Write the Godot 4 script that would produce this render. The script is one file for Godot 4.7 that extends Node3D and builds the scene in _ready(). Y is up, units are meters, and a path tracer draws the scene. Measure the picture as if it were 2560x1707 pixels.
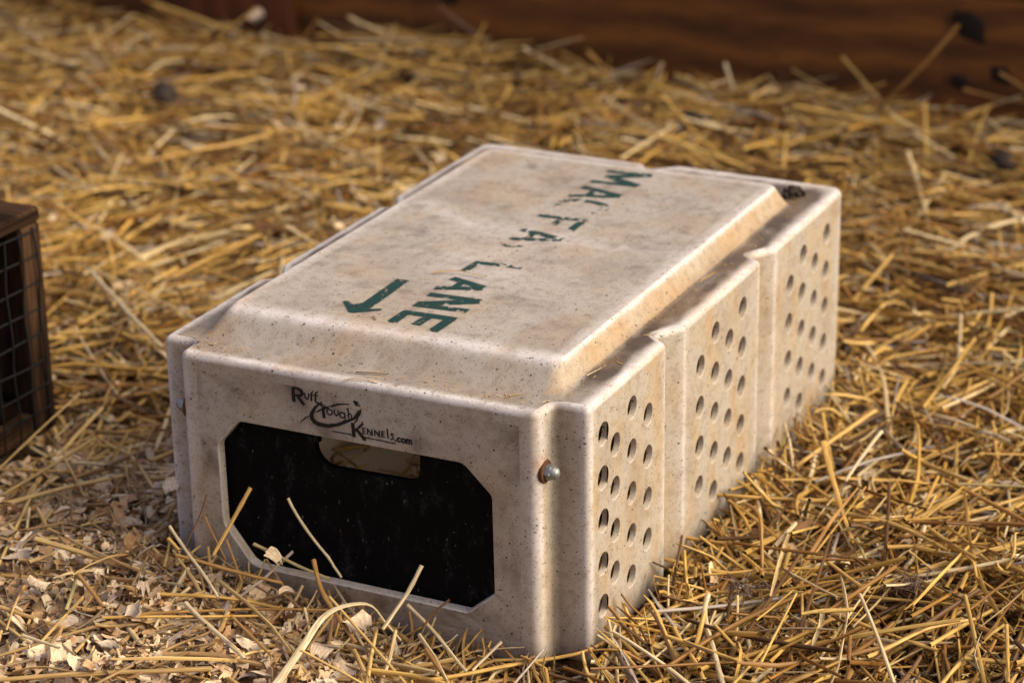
extends Node3D
# A worn granite-cream dog kennel on straw bedding, built in the kennel's own frame:
# x right, y up, z away from its front; K() turns that into Godot's axes (z towards the viewer).

const H := 0.2387      # ledge height
const H2 := 0.2604     # roof plateau height
const AX := 0.178      # half width of the front panel
var rng := RandomNumberGenerator.new()
var na := FastNoiseLite.new()
var nb := FastNoiseLite.new()
var nc := FastNoiseLite.new()
var M := {}

func K(x: float, y: float, z: float) -> Vector3:
	return Vector3(x, y, -z)

func tag(o: Node, label := "", category := "", group := "", kind := "") -> Node:
	if label: o.set_meta("label", label)
	if category: o.set_meta("category", category)
	if group: o.set_meta("group", group)
	if kind: o.set_meta("kind", kind)
	return o

var used := {}
func numbered(called: String, parent: Node) -> String:
	var k := str(parent.get_instance_id()) + called
	used[k] = used.get(k, -1) + 1
	return called if used[k] == 0 else "%s_%03d" % [called, used[k]]

func root_of(called: String, at: Vector3) -> Node3D:
	var o := Node3D.new(); o.name = numbered(called, self); add_child(o, true); o.position = at
	return o

func put(called: String, mesh: Mesh, mat: Material, parent: Node = self) -> MeshInstance3D:
	var o := MeshInstance3D.new(); o.name = numbered(called, parent); o.mesh = mesh
	o.material_override = mat; o.cast_shadow = GeometryInstance3D.SHADOW_CASTING_SETTING_ON
	parent.add_child(o, true)
	return o

# ---------- triangle collector: winding follows the given normals ----------
class Tris:
	var p := PackedVector3Array()
	var n := PackedVector3Array()
	var c := PackedColorArray()
	var u := PackedVector2Array()
	func tri(a: Vector3, b: Vector3, d: Vector3, na_: Vector3, nb_: Vector3, nd: Vector3, ca := Color.WHITE, cb := Color.WHITE, cd := Color.WHITE, ua := Vector2.ZERO, ub := Vector2.ZERO, ud := Vector2.ZERO) -> void:
		var cr := (b - a).cross(d - a)
		if cr.length_squared() < 1e-18: return
		if cr.dot(na_ + nb_ + nd) > 0.0:
			p.append_array([a, d, b]); n.append_array([na_, nd, nb_]); c.append_array([ca, cd, cb]); u.append_array([ua, ud, ub])
		else:
			p.append_array([a, b, d]); n.append_array([na_, nb_, nd]); c.append_array([ca, cb, cd]); u.append_array([ua, ub, ud])
	func quad(a: Vector3, b: Vector3, d: Vector3, e: Vector3, nn: Vector3, col := Color.WHITE) -> void:
		tri(a, b, d, nn, nn, nn, col, col, col); tri(a, d, e, nn, nn, nn, col, col, col)
	func flat_tri(a: Vector3, b: Vector3, d: Vector3, toward: Vector3) -> void:
		var nn := (b - a).cross(d - a).normalized()
		if nn.dot(toward) < 0: nn = -nn
		tri(a, b, d, nn, nn, nn)
	func mesh() -> ArrayMesh:
		var arr := []; arr.resize(Mesh.ARRAY_MAX)
		arr[Mesh.ARRAY_VERTEX] = p; arr[Mesh.ARRAY_NORMAL] = n; arr[Mesh.ARRAY_COLOR] = c; arr[Mesh.ARRAY_TEX_UV] = u
		var m := ArrayMesh.new(); m.add_surface_from_arrays(Mesh.PRIMITIVE_TRIANGLES, arr)
		return m

func box(t: Tris, lo: Vector3, hi: Vector3, b := 0.0015) -> void:   # chamfered box, kennel frame
	var c := (lo + hi) / 2; var s := (hi - lo) / 2
	var pt := func(x, y, z): return K(c.x + x, c.y + y, c.z + z)
	var i := s - Vector3(b, b, b)
	for sg in [-1.0, 1.0]:
		t.quad(pt.call(sg * s.x, -i.y, -i.z), pt.call(sg * s.x, i.y, -i.z), pt.call(sg * s.x, i.y, i.z), pt.call(sg * s.x, -i.y, i.z), K(sg, 0, 0))
		t.quad(pt.call(-i.x, sg * s.y, -i.z), pt.call(i.x, sg * s.y, -i.z), pt.call(i.x, sg * s.y, i.z), pt.call(-i.x, sg * s.y, i.z), K(0, sg, 0))
		t.quad(pt.call(-i.x, -i.y, sg * s.z), pt.call(i.x, -i.y, sg * s.z), pt.call(i.x, i.y, sg * s.z), pt.call(-i.x, i.y, sg * s.z), K(0, 0, sg))
		for sh in [-1.0, 1.0]:
			t.quad(pt.call(sg * s.x, sh * i.y, -i.z), pt.call(sg * i.x, sh * s.y, -i.z), pt.call(sg * i.x, sh * s.y, i.z), pt.call(sg * s.x, sh * i.y, i.z), K(sg, sh, 0).normalized())
			t.quad(pt.call(sg * s.x, -i.y, sh * i.z), pt.call(sg * i.x, -i.y, sh * s.z), pt.call(sg * i.x, i.y, sh * s.z), pt.call(sg * s.x, i.y, sh * i.z), K(sg, 0, sh).normalized())
			t.quad(pt.call(-i.x, sg * s.y, sh * i.z), pt.call(-i.x, sg * i.y, sh * s.z), pt.call(i.x, sg * i.y, sh * s.z), pt.call(i.x, sg * s.y, sh * i.z), K(0, sg, sh).normalized())
			for sk in [-1.0, 1.0]:
				var nn := K(sg, sh, sk).normalized()
				t.tri(pt.call(sg * s.x, sh * i.y, sk * i.z), pt.call(sg * i.x, sh * s.y, sk * i.z), pt.call(sg * i.x, sh * i.y, sk * s.z), nn, nn, nn)

func smooth01(a: float, b: float, x: float) -> float:
	return smoothstep(a, b, x)

func _ready() -> void:
	rng.seed = 4711
	var cam := Camera3D.new(); cam.name = "camera"; add_child(cam)
	cam.transform = Transform3D(Basis(Vector3(0.90052771, -0.0145333, -0.43455567), Vector3(-0.14573439, 0.93153983, -0.33315917), Vector3(0.40964782, 0.36334877, 0.83675943)).orthonormalized(), K(0.9898587, 1.04111608, -1.70590908))
	cam.fov = 15.8021
	var att := CameraAttributesPhysical.new()
	att.frustum_focal_length = 12.0 / tan(deg_to_rad(15.8021 / 2.0))
	att.frustum_near = 0.05; att.frustum_far = 60.0
	att.frustum_focus_distance = 2.12
	att.exposure_aperture = 5.0
	cam.attributes = att
	cam.near = 0.05; cam.far = 60.0; cam.current = true

	var env := Environment.new()
	env.background_mode = Environment.BG_SKY
	var sm := ProceduralSkyMaterial.new()
	sm.sky_top_color = Color(0.82, 0.84, 0.98); sm.sky_horizon_color = Color(0.86, 0.87, 0.88); sm.sky_curve = 0.2
	sm.ground_bottom_color = Color(0.25, 0.2, 0.14); sm.ground_horizon_color = Color(0.5, 0.46, 0.4)
	sm.sky_energy_multiplier = 0.61
	var sky := Sky.new(); sky.sky_material = sm; env.sky = sky
	env.tonemap_mode = Environment.TONE_MAPPER_LINEAR
	env.tonemap_exposure = 2.16
	env.sdfgi_enabled = true; env.ssao_enabled = true; env.ssil_enabled = true
	var we := WorldEnvironment.new(); we.name = "environment"; we.environment = env; add_child(we)
	var sun := DirectionalLight3D.new(); sun.name = "sun"; add_child(sun)
	sun.light_energy = 0.82; sun.light_angular_distance = 40.0; sun.shadow_enabled = true
	sun.light_color = Color(1.0, 0.955, 0.87)
	sun.look_at_from_position(K(3.0, 1.9, 0.7), K(0, 0, 0.1), Vector3.UP)

	na.seed = 3; na.frequency = 1.0; na.fractal_octaves = 4
	nb.seed = 11; nb.frequency = 1.0; nb.fractal_octaves = 2
	nc.seed = 29; nc.frequency = 1.0; nc.fractal_octaves = 3
	make_materials()
	ground()
	timber_wall()
	wire_crate()
	kennel()
	bedding()
	placed_straws()
	debris()

# ---------- materials ----------
func std(rough: float, albedo := Color.WHITE, vcol := false) -> StandardMaterial3D:
	var m := StandardMaterial3D.new(); m.roughness = rough; m.albedo_color = albedo.linear_to_srgb(); m.vertex_color_use_as_albedo = vcol
	m.metallic_specular = 0.4
	return m

func speckled_image() -> Image:
	# cream plastic with pale and dark grain, ochre staining and black flecks; 2048 px cover 0.75 m
	var n := 512
	var im := Image.create(n, n, false, Image.FORMAT_RGB8)
	for j in n:
		for i in n:
			var x := float(i) / n * 0.75; var y := float(j) / n * 0.75
			var och := smooth01(0.02, 0.5, na.get_noise_2d(x * 14.0, y * 5.0))
			var gry := smooth01(0.0, 0.55, nb.get_noise_2d(x * 9.0 + 40.0, y * 9.0))
			var fine := nc.get_noise_2d(x * 60.0, y * 60.0 + 9.0)
			var c := Color(0.925, 0.885, 0.835)
			c = c.lerp(Color(0.90, 0.77, 0.61), och * 0.34)
			c = c.lerp(Color(0.76, 0.70, 0.65), gry * 0.34)
			c = c.lerp(Color(0.90, 0.86, 0.84) if fine > 0 else Color(0.58, 0.48, 0.40), absf(fine) * 0.35)
			im.set_pixel(i, j, c)
	im.resize(2048, 2048, Image.INTERPOLATE_CUBIC)
	var r := RandomNumberGenerator.new(); r.seed = 5
	for k in 150000:       # grain of the moulding powder
		var x := r.randi_range(0, 2044); var y := r.randi_range(0, 2044)
		var a := r.randf_range(0.12, 0.48)
		var g := Color(0.95, 0.92, 0.90) if r.randf() < 0.55 else Color(0.45, 0.36, 0.30)
		for d in ([[0, 0], [1, 0], [0, 1], [1, 1]] if k % 3 else [[0, 0], [1, 0], [0, 1], [1, 1], [2, 0], [2, 1], [0, 2], [1, 2], [2, 2], [3, 1], [1, 3]]):
			im.set_pixel(x + d[0], y + d[1], im.get_pixel(x + d[0], y + d[1]).lerp(g, a))
	for k in 5200:         # dark flecks, a few larger than most
		var cx := r.randf_range(6, 2040); var cy := r.randf_range(6, 2040)
		var rad := 0.75 + 2.1 * pow(r.randf(), 3.2)
		var st := r.randf_range(0.7, 1.4); var ang := r.randf() * PI
		var a := r.randf_range(0.45, 0.95) if rad > 1.3 else r.randf_range(0.25, 0.7)
		for y in range(int(cy - 5), int(cy + 6)):
			for x in range(int(cx - 5), int(cx + 6)):
				var d := Vector2(x - cx, y - cy).rotated(ang); d.x *= st
				var w := clampf(rad - d.length() + 0.5, 0.0, 1.0) * a
				if w > 0: im.set_pixel(x, y, im.get_pixel(x, y).lerp(Color(0.10, 0.10, 0.12), w))
	return im

func streak_image(w: int, h: int, c0: Color, c1: Color, sx: float, sy: float, sd: int) -> Image:
	var f := FastNoiseLite.new(); f.seed = sd; f.frequency = 1.0; f.fractal_octaves = 4
	var im := Image.create(w, h, false, Image.FORMAT_RGB8)
	for j in h:
		for i in w:
			var v := clampf(0.5 + f.get_noise_2d(float(i) / w * sx, float(j) / h * sy) * 1.1, 0, 1)
			im.set_pixel(i, j, c0.lerp(c1, v))
	return im

func wood_image(dark: Color, light: Color, sd: int) -> Image:   # grain runs along u
	var f := FastNoiseLite.new(); f.seed = sd; f.frequency = 1.0; f.fractal_octaves = 3
	var im := Image.create(768, 384, false, Image.FORMAT_RGB8)
	for j in 384:
		for i in 768:
			var x := i / 768.0; var y := j / 384.0
			var bend := f.get_noise_2d(x * 2.2, y * 1.6) * 0.9
			var ring := 0.5 + 0.5 * sin((y + bend * 0.07) * 52.0)
			var fib := f.get_noise_2d(x * 9.0, y * 190.0)
			var blot := f.get_noise_2d(x * 3.0 + 30.0, y * 5.0)
			im.set_pixel(i, j, dark.lerp(light, clampf(0.25 + ring * 0.40 + fib * 0.55 + blot * 0.25, 0, 1)))
	return im

func tex(im: Image) -> ImageTexture:
	im.generate_mipmaps()
	return ImageTexture.create_from_image(im)

func make_materials() -> void:
	var k := std(0.52, Color.WHITE, true)
	k.albedo_texture = tex(speckled_image()); k.uv1_triplanar = true; k.uv1_scale = Vector3.ONE / 0.75; k.uv1_triplanar_sharpness = 8.0
	var bump := NoiseTexture2D.new(); bump.width = 512; bump.height = 512; bump.seamless = true; bump.as_normal_map = true; bump.bump_strength = 1.2
	var bn := FastNoiseLite.new(); bn.frequency = 0.02; bn.fractal_octaves = 4; bump.noise = bn
	k.normal_enabled = true; k.normal_texture = bump; k.normal_scale = 0.25
	k.subsurf_scatter_enabled = false
	k.backlight_enabled = true; k.backlight = Color(0.46, 0.42, 0.36)
	M.shell = k
	var inn := std(0.6, Color(0.80, 0.74, 0.66)); inn.backlight_enabled = true; inn.backlight = Color(0.95, 0.90, 0.82)
	M.lining = inn
	var st := streak_image(64, 256, Color(0.74, 0.70, 0.66), Color(1, 1, 1), 9.0, 5.0, 7)
	var stt := tex(st)
	var cols := {"g": Color(0.68, 0.415, 0.115), "p": Color(0.74, 0.60, 0.37), "o": Color(0.48, 0.26, 0.075), "b": Color(0.22, 0.115, 0.045), "v": Color(0.52, 0.42, 0.19), "k": Color(0.15, 0.10, 0.085)}
	for key in cols:
		var m := std(0.4, cols[key]); m.albedo_texture = stt; m.cull_mode = BaseMaterial3D.CULL_DISABLED
		M["straw_" + key] = m
	var sw := std(0.4, Color.WHITE, true); sw.metallic_specular = 0.32; sw.albedo_texture = stt; sw.cull_mode = BaseMaterial3D.CULL_DISABLED
	M.straw = sw
	var shv := std(0.7, Color.WHITE, true); shv.cull_mode = BaseMaterial3D.CULL_DISABLED
	shv.albedo_texture = tex(streak_image(128, 64, Color(0.80, 0.74, 0.68), Color(1, 1, 1), 3.0, 16.0, 21))
	M.shaving = shv
	var sc := std(0.7, Color(0.82, 0.65, 0.46)); sc.albedo_texture = shv.albedo_texture; sc.cull_mode = BaseMaterial3D.CULL_DISABLED
	M.shaving_cream = sc
	M.soil = std(0.95, Color.WHITE, true)
	M.dark_clod = std(0.9, Color(0.034, 0.022, 0.016))
	var w1 := std(0.75); w1.albedo_texture = tex(wood_image(Color(0.26, 0.138, 0.038), Color(0.55, 0.34, 0.12), 3)); M.timber = w1
	var w2 := std(0.75); w2.albedo_texture = tex(wood_image(Color(0.25, 0.122, 0.040), Color(0.45, 0.23, 0.08), 9)); M.post = w2
	var w3 := std(0.9); w3.metallic_specular = 0.15; w3.albedo_texture = tex(wood_image(Color(0.095, 0.060, 0.040), Color(0.33, 0.235, 0.165), 14)); M.crate = w3
	M.knot = std(0.9, Color(0.012, 0.006, 0.003))
	var wire := std(0.7, Color(0.016, 0.015, 0.015)); wire.metallic = 0.0; wire.metallic_specular = 0.1; M.wire = wire
	var zinc := std(0.52, Color(0.27, 0.27, 0.27)); zinc.metallic = 0.75; M.zinc = zinc
	M.rust = std(0.9, Color(0.085, 0.032, 0.012))
	var dp := std(0.7); dp.metallic_specular = 0.2; dp.albedo_texture = tex(door_image()); M.door = dp

func door_image() -> Image:   # black plastic with dust flecks and scuffs; 0.32 x 0.2 m
	var im := Image.create(1024, 640, false, Image.FORMAT_RGB8)
	var r := RandomNumberGenerator.new(); r.seed = 8
	for j in 640:
		for i in 1024:
			var v := 0.016 + 0.13 * smooth01(0.05, 0.6, na.get_noise_2d(i * 0.014, j * 0.006)) * (0.5 + nc.get_noise_2d(i * 0.09, j * 0.05)) + 0.02 * nc.get_noise_2d(i * 0.2, j * 0.05)
			im.set_pixel(i, j, Color(v, v, v * 1.05))
	for k in 2600:
		var clump := Vector2(r.randf() * 1024, r.randf() * 640)
		if na.get_noise_2d(clump.x * 0.01, clump.y * 0.006 + 70.0) < r.randf_range(-0.3, 0.35): continue
		var rad := 0.6 + 2.4 * pow(r.randf(), 6.0); var a := r.randf_range(0.1, 0.65)
		var long := r.randf_range(0.3, 1.0)
		var g := Color(0.55, 0.50, 0.47) if r.randf() < 0.7 else Color(0.45, 0.30, 0.22)
		for y in range(maxi(0, int(clump.y - 9)), mini(640, int(clump.y + 9))):
			for x in range(maxi(0, int(clump.x - 4)), mini(1024, int(clump.x + 5))):
				var w := clampf(rad - Vector2(x - clump.x, (y - clump.y) * long).length() + 0.5, 0, 1) * a
				if w > 0: im.set_pixel(x, y, im.get_pixel(x, y).lerp(g, w))
	for k in 110:     # scuffs
		var p := Vector2(r.randf() * 1024, r.randf() * 640); var d := Vector2.from_angle(r.randf_range(0.9, 2.4)); var ln := r.randf_range(8, 40)
		var a := r.randf_range(0.05, 0.2)
		for s in int(ln * 2):
			var q := p + d * s * 0.5 + Vector2(r.randfn() * 1.5, r.randfn() * 1.5)
			if q.x > 1 and q.y > 1 and q.x < 1022 and q.y < 638:
				im.set_pixel(int(q.x), int(q.y), im.get_pixel(int(q.x), int(q.y)).lerp(Color(0.6, 0.6, 0.62), a))
	return im

# ---------- ground ----------
func swell(x: float, z: float) -> float:    # uneven heaping of the bedding away from the kennel
	var d := maxf(maxf(absf(x) - 0.21, maxf(-z, z - 0.69)), 0.0)
	return (nb.get_noise_2d(x * 3.1, z * 3.1) * 0.036 + nc.get_noise_2d(x * 9.0 + 5.0, z * 9.0) * 0.030) * smooth01(0.02, 0.25, d)

func h0(x: float, z: float) -> float:    # height of the top of the bedding
	var y := 0.006 + 0.032 * exp(-pow((x + 0.23) / 0.17, 2) - pow(z / 0.25, 2)) - 0.020 * exp(-pow((x - 0.16) / 0.12, 2) - pow(z / 0.14, 2)) + 0.004 * exp(-pow((x - 0.30) / 0.10, 2)) * smooth01(0.0, 0.15, z) * smooth01(0.75, 0.6, z) + 0.018 / (1.0 + exp(-(z - 1.2) * 5.0))
	y += swell(x, z)
	return y

func ground() -> void:
	var t := Tris.new()
	var nx := 150; var nz := 130
	var at := func(i, j):
		var x: float = -3.0 + 5.2 * i / nx; var z: float = -1.6 + 4.4 * j / nz
		var y := h0(x, z) - 0.044 + nc.get_noise_2d(x * 30.0, z * 30.0) * 0.006
		if absf(x) < 0.25 and z > -0.04 and z < 0.74: y = minf(y, -0.02)
		return K(x, y, z)
	for j in nz:
		for i in nx:
			var a: Vector3 = at.call(i, j); var b: Vector3 = at.call(i + 1, j); var c: Vector3 = at.call(i + 1, j + 1); var d: Vector3 = at.call(i, j + 1)
			var col := Color(0.075, 0.042, 0.020).lerp(Color(0.035, 0.020, 0.011), clampf(0.5 + na.get_noise_2d(a.x * 12.0, a.z * 12.0), 0, 1))
			t.tri(a, b, c, Vector3.UP, Vector3.UP, Vector3.UP, col, col, col); t.tri(a, c, d, Vector3.UP, Vector3.UP, Vector3.UP, col, col, col)
	put("ground", t.mesh(), M.soil).set_meta("kind", "structure")
	var far := Tris.new()      # the yard goes on under and beyond the bedding
	far.quad(K(-30, -0.09, -30), K(30, -0.09, -30), K(30, -0.09, 30), K(-30, -0.09, 30), Vector3.UP, Color(0.09, 0.06, 0.035))
	put("yard", far.mesh(), M.soil).set_meta("kind", "structure")

func board(lo: Vector3, hi: Vector3, along_x: bool, off: Vector2) -> ArrayMesh:   # box with grain along its length
	var t := Tris.new()
	box(t, lo, hi, 0.003)
	for i in t.p.size():
		var q := t.p[i]; var n := t.n[i]
		var a := q.x if along_x else q.y
		var b: float
		if along_x: b = q.y if absf(n.y) < 0.7 else q.z
		else: b = q.x if absf(n.x) < 0.7 else q.z
		t.u[i] = Vector2(a / 0.9, b / 0.45) + off
	return t.mesh()

func lump(t: Tris, c: Vector3, s: Vector3, sd: float, rough := 0.35, turn := 0.0) -> void:   # irregular rounded lump, kennel frame
	var nu := 12; var nv := 8
	var at := func(i, j):
		var th: float = TAU * i / nu; var ph: float = PI * j / nv
		var d := Vector3(sin(ph) * cos(th), cos(ph), sin(ph) * sin(th))
		var r := 1.0 + rough * nb.get_noise_3d(d.x * 1.6 + sd * 7.3, d.y * 1.6, d.z * 1.6 + sd) * 1.6
		var q := Vector3(d.x * s.x, d.y * s.y, d.z * s.z) * r
		q = q.rotated(Vector3(0, 0, 1), turn)
		return [K(c.x + q.x, c.y + q.y, c.z + q.z), K(d.x / s.x, d.y / s.y, d.z / s.z).normalized()]
	for j in nv:
		for i in nu:
			var a = at.call(i, j); var b = at.call(i + 1, j); var d = at.call(i + 1, j + 1); var e = at.call(i, j + 1)
			t.tri(a[0], b[0], d[0], a[1], b[1], d[1]); t.tri(a[0], d[0], e[0], a[1], d[1], e[1])

func timber_wall() -> void:
	var w := root_of("timber_wall", K(-0.6, 0, 1.8))
	tag(w, "dark brown timber wall of wide boards and a post behind the straw", "wall")
	var o := w.position
	var ys := [[-0.07, 0.1835], [0.1865, 0.40], [0.404, 0.62]]
	for k in ys.size():
		var a := put("plank", board(Vector3(-2.6, ys[k][0], 1.80), Vector3(1.3, ys[k][1], 1.84), true, Vector2(0.13 * k, 0.31 * k)), M.timber, w); a.position = -o
		if k == 0:
			for q in [[0.038, 0.142, 0.030, 0.017, -0.55], [0.092, 0.070, 0.020, 0.012, -0.3], [0.028, 0.054, 0.013, 0.011, 0.0], [-0.83, 0.105, 0.017, 0.010, 0.1]]:
				var t := Tris.new(); lump(t, Vector3(q[0], q[1], 1.80), Vector3(q[2], q[3], 0.0025), q[0] * 9.0, 0.4, q[4])
				put("knot", t.mesh(), M.knot, a)
	var p := put("post", board(Vector3(-1.345, -0.07, 1.768), Vector3(-1.120, 0.62, 1.798), false, Vector2(0.2, 0.4)), M.post, w); p.position = -o

func tube_mesh(pts: Array, rad: float, sides := 7, flat := 1.0, nodes := true, taper := 0.15, sd := 1) -> ArrayMesh:
	# a stalk through pts (Godot axes): tapered, with node swellings, hollow-looking cut ends
	var r := RandomNumberGenerator.new(); r.seed = sd
	var cv := Curve3D.new()
	for i in pts.size():
		var tin := Vector3.ZERO; var tout := Vector3.ZERO
		if i > 0 and i < pts.size() - 1 and pts.size() > 2:
			var tg: Vector3 = (pts[i + 1] - pts[i - 1])
			tin = -tg * 0.07; tout = tg * 0.07
		cv.add_point(pts[i], tin, tout)
	var ln := cv.get_baked_length()
	var n := maxi(6, int(ln / 0.006))
	var node_at := [r.randf_range(0.2, 0.45) * ln, r.randf_range(0.6, 0.85) * ln] if nodes and ln > 0.05 else []
	var t := Tris.new()
	var rings := []
	var up := Vector3(r.randf_range(-0.4, 0.4), 1, r.randf_range(-0.4, 0.4)).normalized()
	var wob := Vector3(r.randfn(), r.randfn(), r.randfn()) * 0.0006
	for i in n + 1:
		var s := ln * i / n
		var c := cv.sample_baked(s, true)
		var d := (cv.sample_baked(minf(s + 0.003, ln), true) - cv.sample_baked(maxf(s - 0.003, 0.0), true)).normalized()
		c += wob * sin(s * 60.0)
		var sx := d.cross(up).normalized(); var sy := sx.cross(d).normalized()
		var rr := rad * (1.0 - taper * i / n)
		for q in node_at: rr *= 1.0 + 0.22 * exp(-pow((s - q) / 0.0022, 2))
		var ring := []
		for k in sides + 1:
			var a := TAU * k / sides
			var nn := (sx * cos(a) + sy * sin(a) / flat).normalized()
			ring.append([c + sx * cos(a) * rr + sy * sin(a) * rr * flat, nn, Vector2(float(k) / sides, s / 0.14)])
		rings.append(ring)
	for i in n:
		for k in sides:
			var a = rings[i][k]; var b = rings[i][k + 1]; var c = rings[i + 1][k + 1]; var d = rings[i + 1][k]
			t.tri(a[0], b[0], c[0], a[1], b[1], c[1], Color.WHITE, Color.WHITE, Color.WHITE, a[2], b[2], c[2])
			t.tri(a[0], c[0], d[0], a[1], c[1], d[1], Color.WHITE, Color.WHITE, Color.WHITE, a[2], c[2], d[2])
	return t.mesh()

func wire_crate() -> void:
	var at := Vector3(-0.72, 0, 0.04)
	var o := root_of("wire_crate", K(at.x, at.y, at.z))
	tag(o, "weathered brown wooden crate with wire mesh sides at the left edge", "crate")
	var part := func(called: String, lo: Vector3, hi: Vector3, along: bool, off: Vector2):
		var m := put(called, board(lo, hi, along, off), M.crate, o); m.position = -o.position
		return m
	var x0 := -0.94; var x1 := -0.498; var z0 := -0.15; var z1 := 0.236; var yb := 0.018; var yt := 0.266
	for c in [[x1 - 0.022, z1 - 0.034], [x1 - 0.022, z0], [x0, z1 - 0.034], [x0, z0]]:
		part.call("corner_post", Vector3(c[0], yb, c[1]), Vector3(c[0] + 0.022, yt - 0.019, c[1] + 0.034), false, Vector2(c[0], c[1]))
	for c in [z1 - 0.034, z0]:
		part.call("bottom_rail", Vector3(x0 + 0.022, yb, c + 0.004), Vector3(x1 - 0.022, yb + 0.03, c + 0.03), true, Vector2(c, 0.2))
	part.call("bottom_rail", Vector3(x1 - 0.020, yb, z0 + 0.034), Vector3(x1 - 0.004, yb + 0.026, z1 - 0.034), true, Vector2(0.7, 0.1))
	part.call("bottom_rail", Vector3(x0 + 0.004, yb, z0 + 0.034), Vector3(x0 + 0.020, yb + 0.026, z1 - 0.034), true, Vector2(0.7, 0.4))
	for k in 4:   # lid boards
		var za := z0 + (z1 - z0) * k / 4.0
		part.call("lid_board", Vector3(x0 - 0.004, yt - 0.018, za + 0.001), Vector3(x1 + 0.002, yt - (k % 2) * 0.002, za + (z1 - z0) / 4.0 - 0.001), true, Vector2(0.3 * k, 0.17 * k))
	for k in 6:   # boards of the back, seen through the mesh
		var xa := x0 + 0.022 + (x1 - x0 - 0.044) * k / 6.0
		part.call("back_board", Vector3(xa + 0.0015, yb + 0.031, z1 - 0.014), Vector3(xa + (x1 - x0 - 0.044) / 6.0 - 0.0015, yt - 0.019, z1 - 0.004), false, Vector2(0.21 * k, 0.4 * k))
	var mesh_of := func(horizontal: bool, k: int, side: float) -> ArrayMesh:
		var pts := []
		for s in 9:
			var f := s / 8.0
			if horizontal: pts.append(K(side + sin(s * 1.7 + k) * 0.0016, yb + 0.028 + 0.028 * k + sin(s * 1.1 + k * 2.0) * 0.0012, z0 + 0.01 + (z1 - z0 - 0.02) * f))
			else: pts.append(K(side + 0.0016 + cos(s * 1.9 + k) * 0.001, yb + 0.005 + (yt - yb - 0.026) * f, z0 + 0.030 + 0.0262 * k + sin(s * 1.3 + k) * 0.001))
		return tube_mesh(pts, 0.0011, 6, 1.0, false, 0.0, k)
	for side in [x1 + 0.0014, x0 - 0.0030]:
		for k in 8: put("wire", mesh_of.call(true, k, side), M.wire, o).position = -o.position
		for k in 14: put("wire", mesh_of.call(false, k, side), M.wire, o).position = -o.position

# ---------- kennel ----------
var outline := PackedVector2Array()      # at wall level, kennel x,z; closed
var onorm := PackedVector2Array()
var ocurv := PackedFloat32Array()        # + convex, - concave

const BUMPS := [[0.2125, 0.0277, 0.1960], [0.2130, 0.2400, 0.4370], [0.2145, 0.4740, 0.6916]]
const WIN := [[0.0400, 0.1790], [0.2585, 0.4120], [0.4995, 0.6570]]     # vented strip of each bay, z from-to
const HOLES := [[0.045, 0.083, 0.1195, 0.156], [0.281, 0.319, 0.355, 0.391], [0.522, 0.560, 0.598, 0.634]]
const Y0 := 0.020
const Y1 := 0.2250

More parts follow.
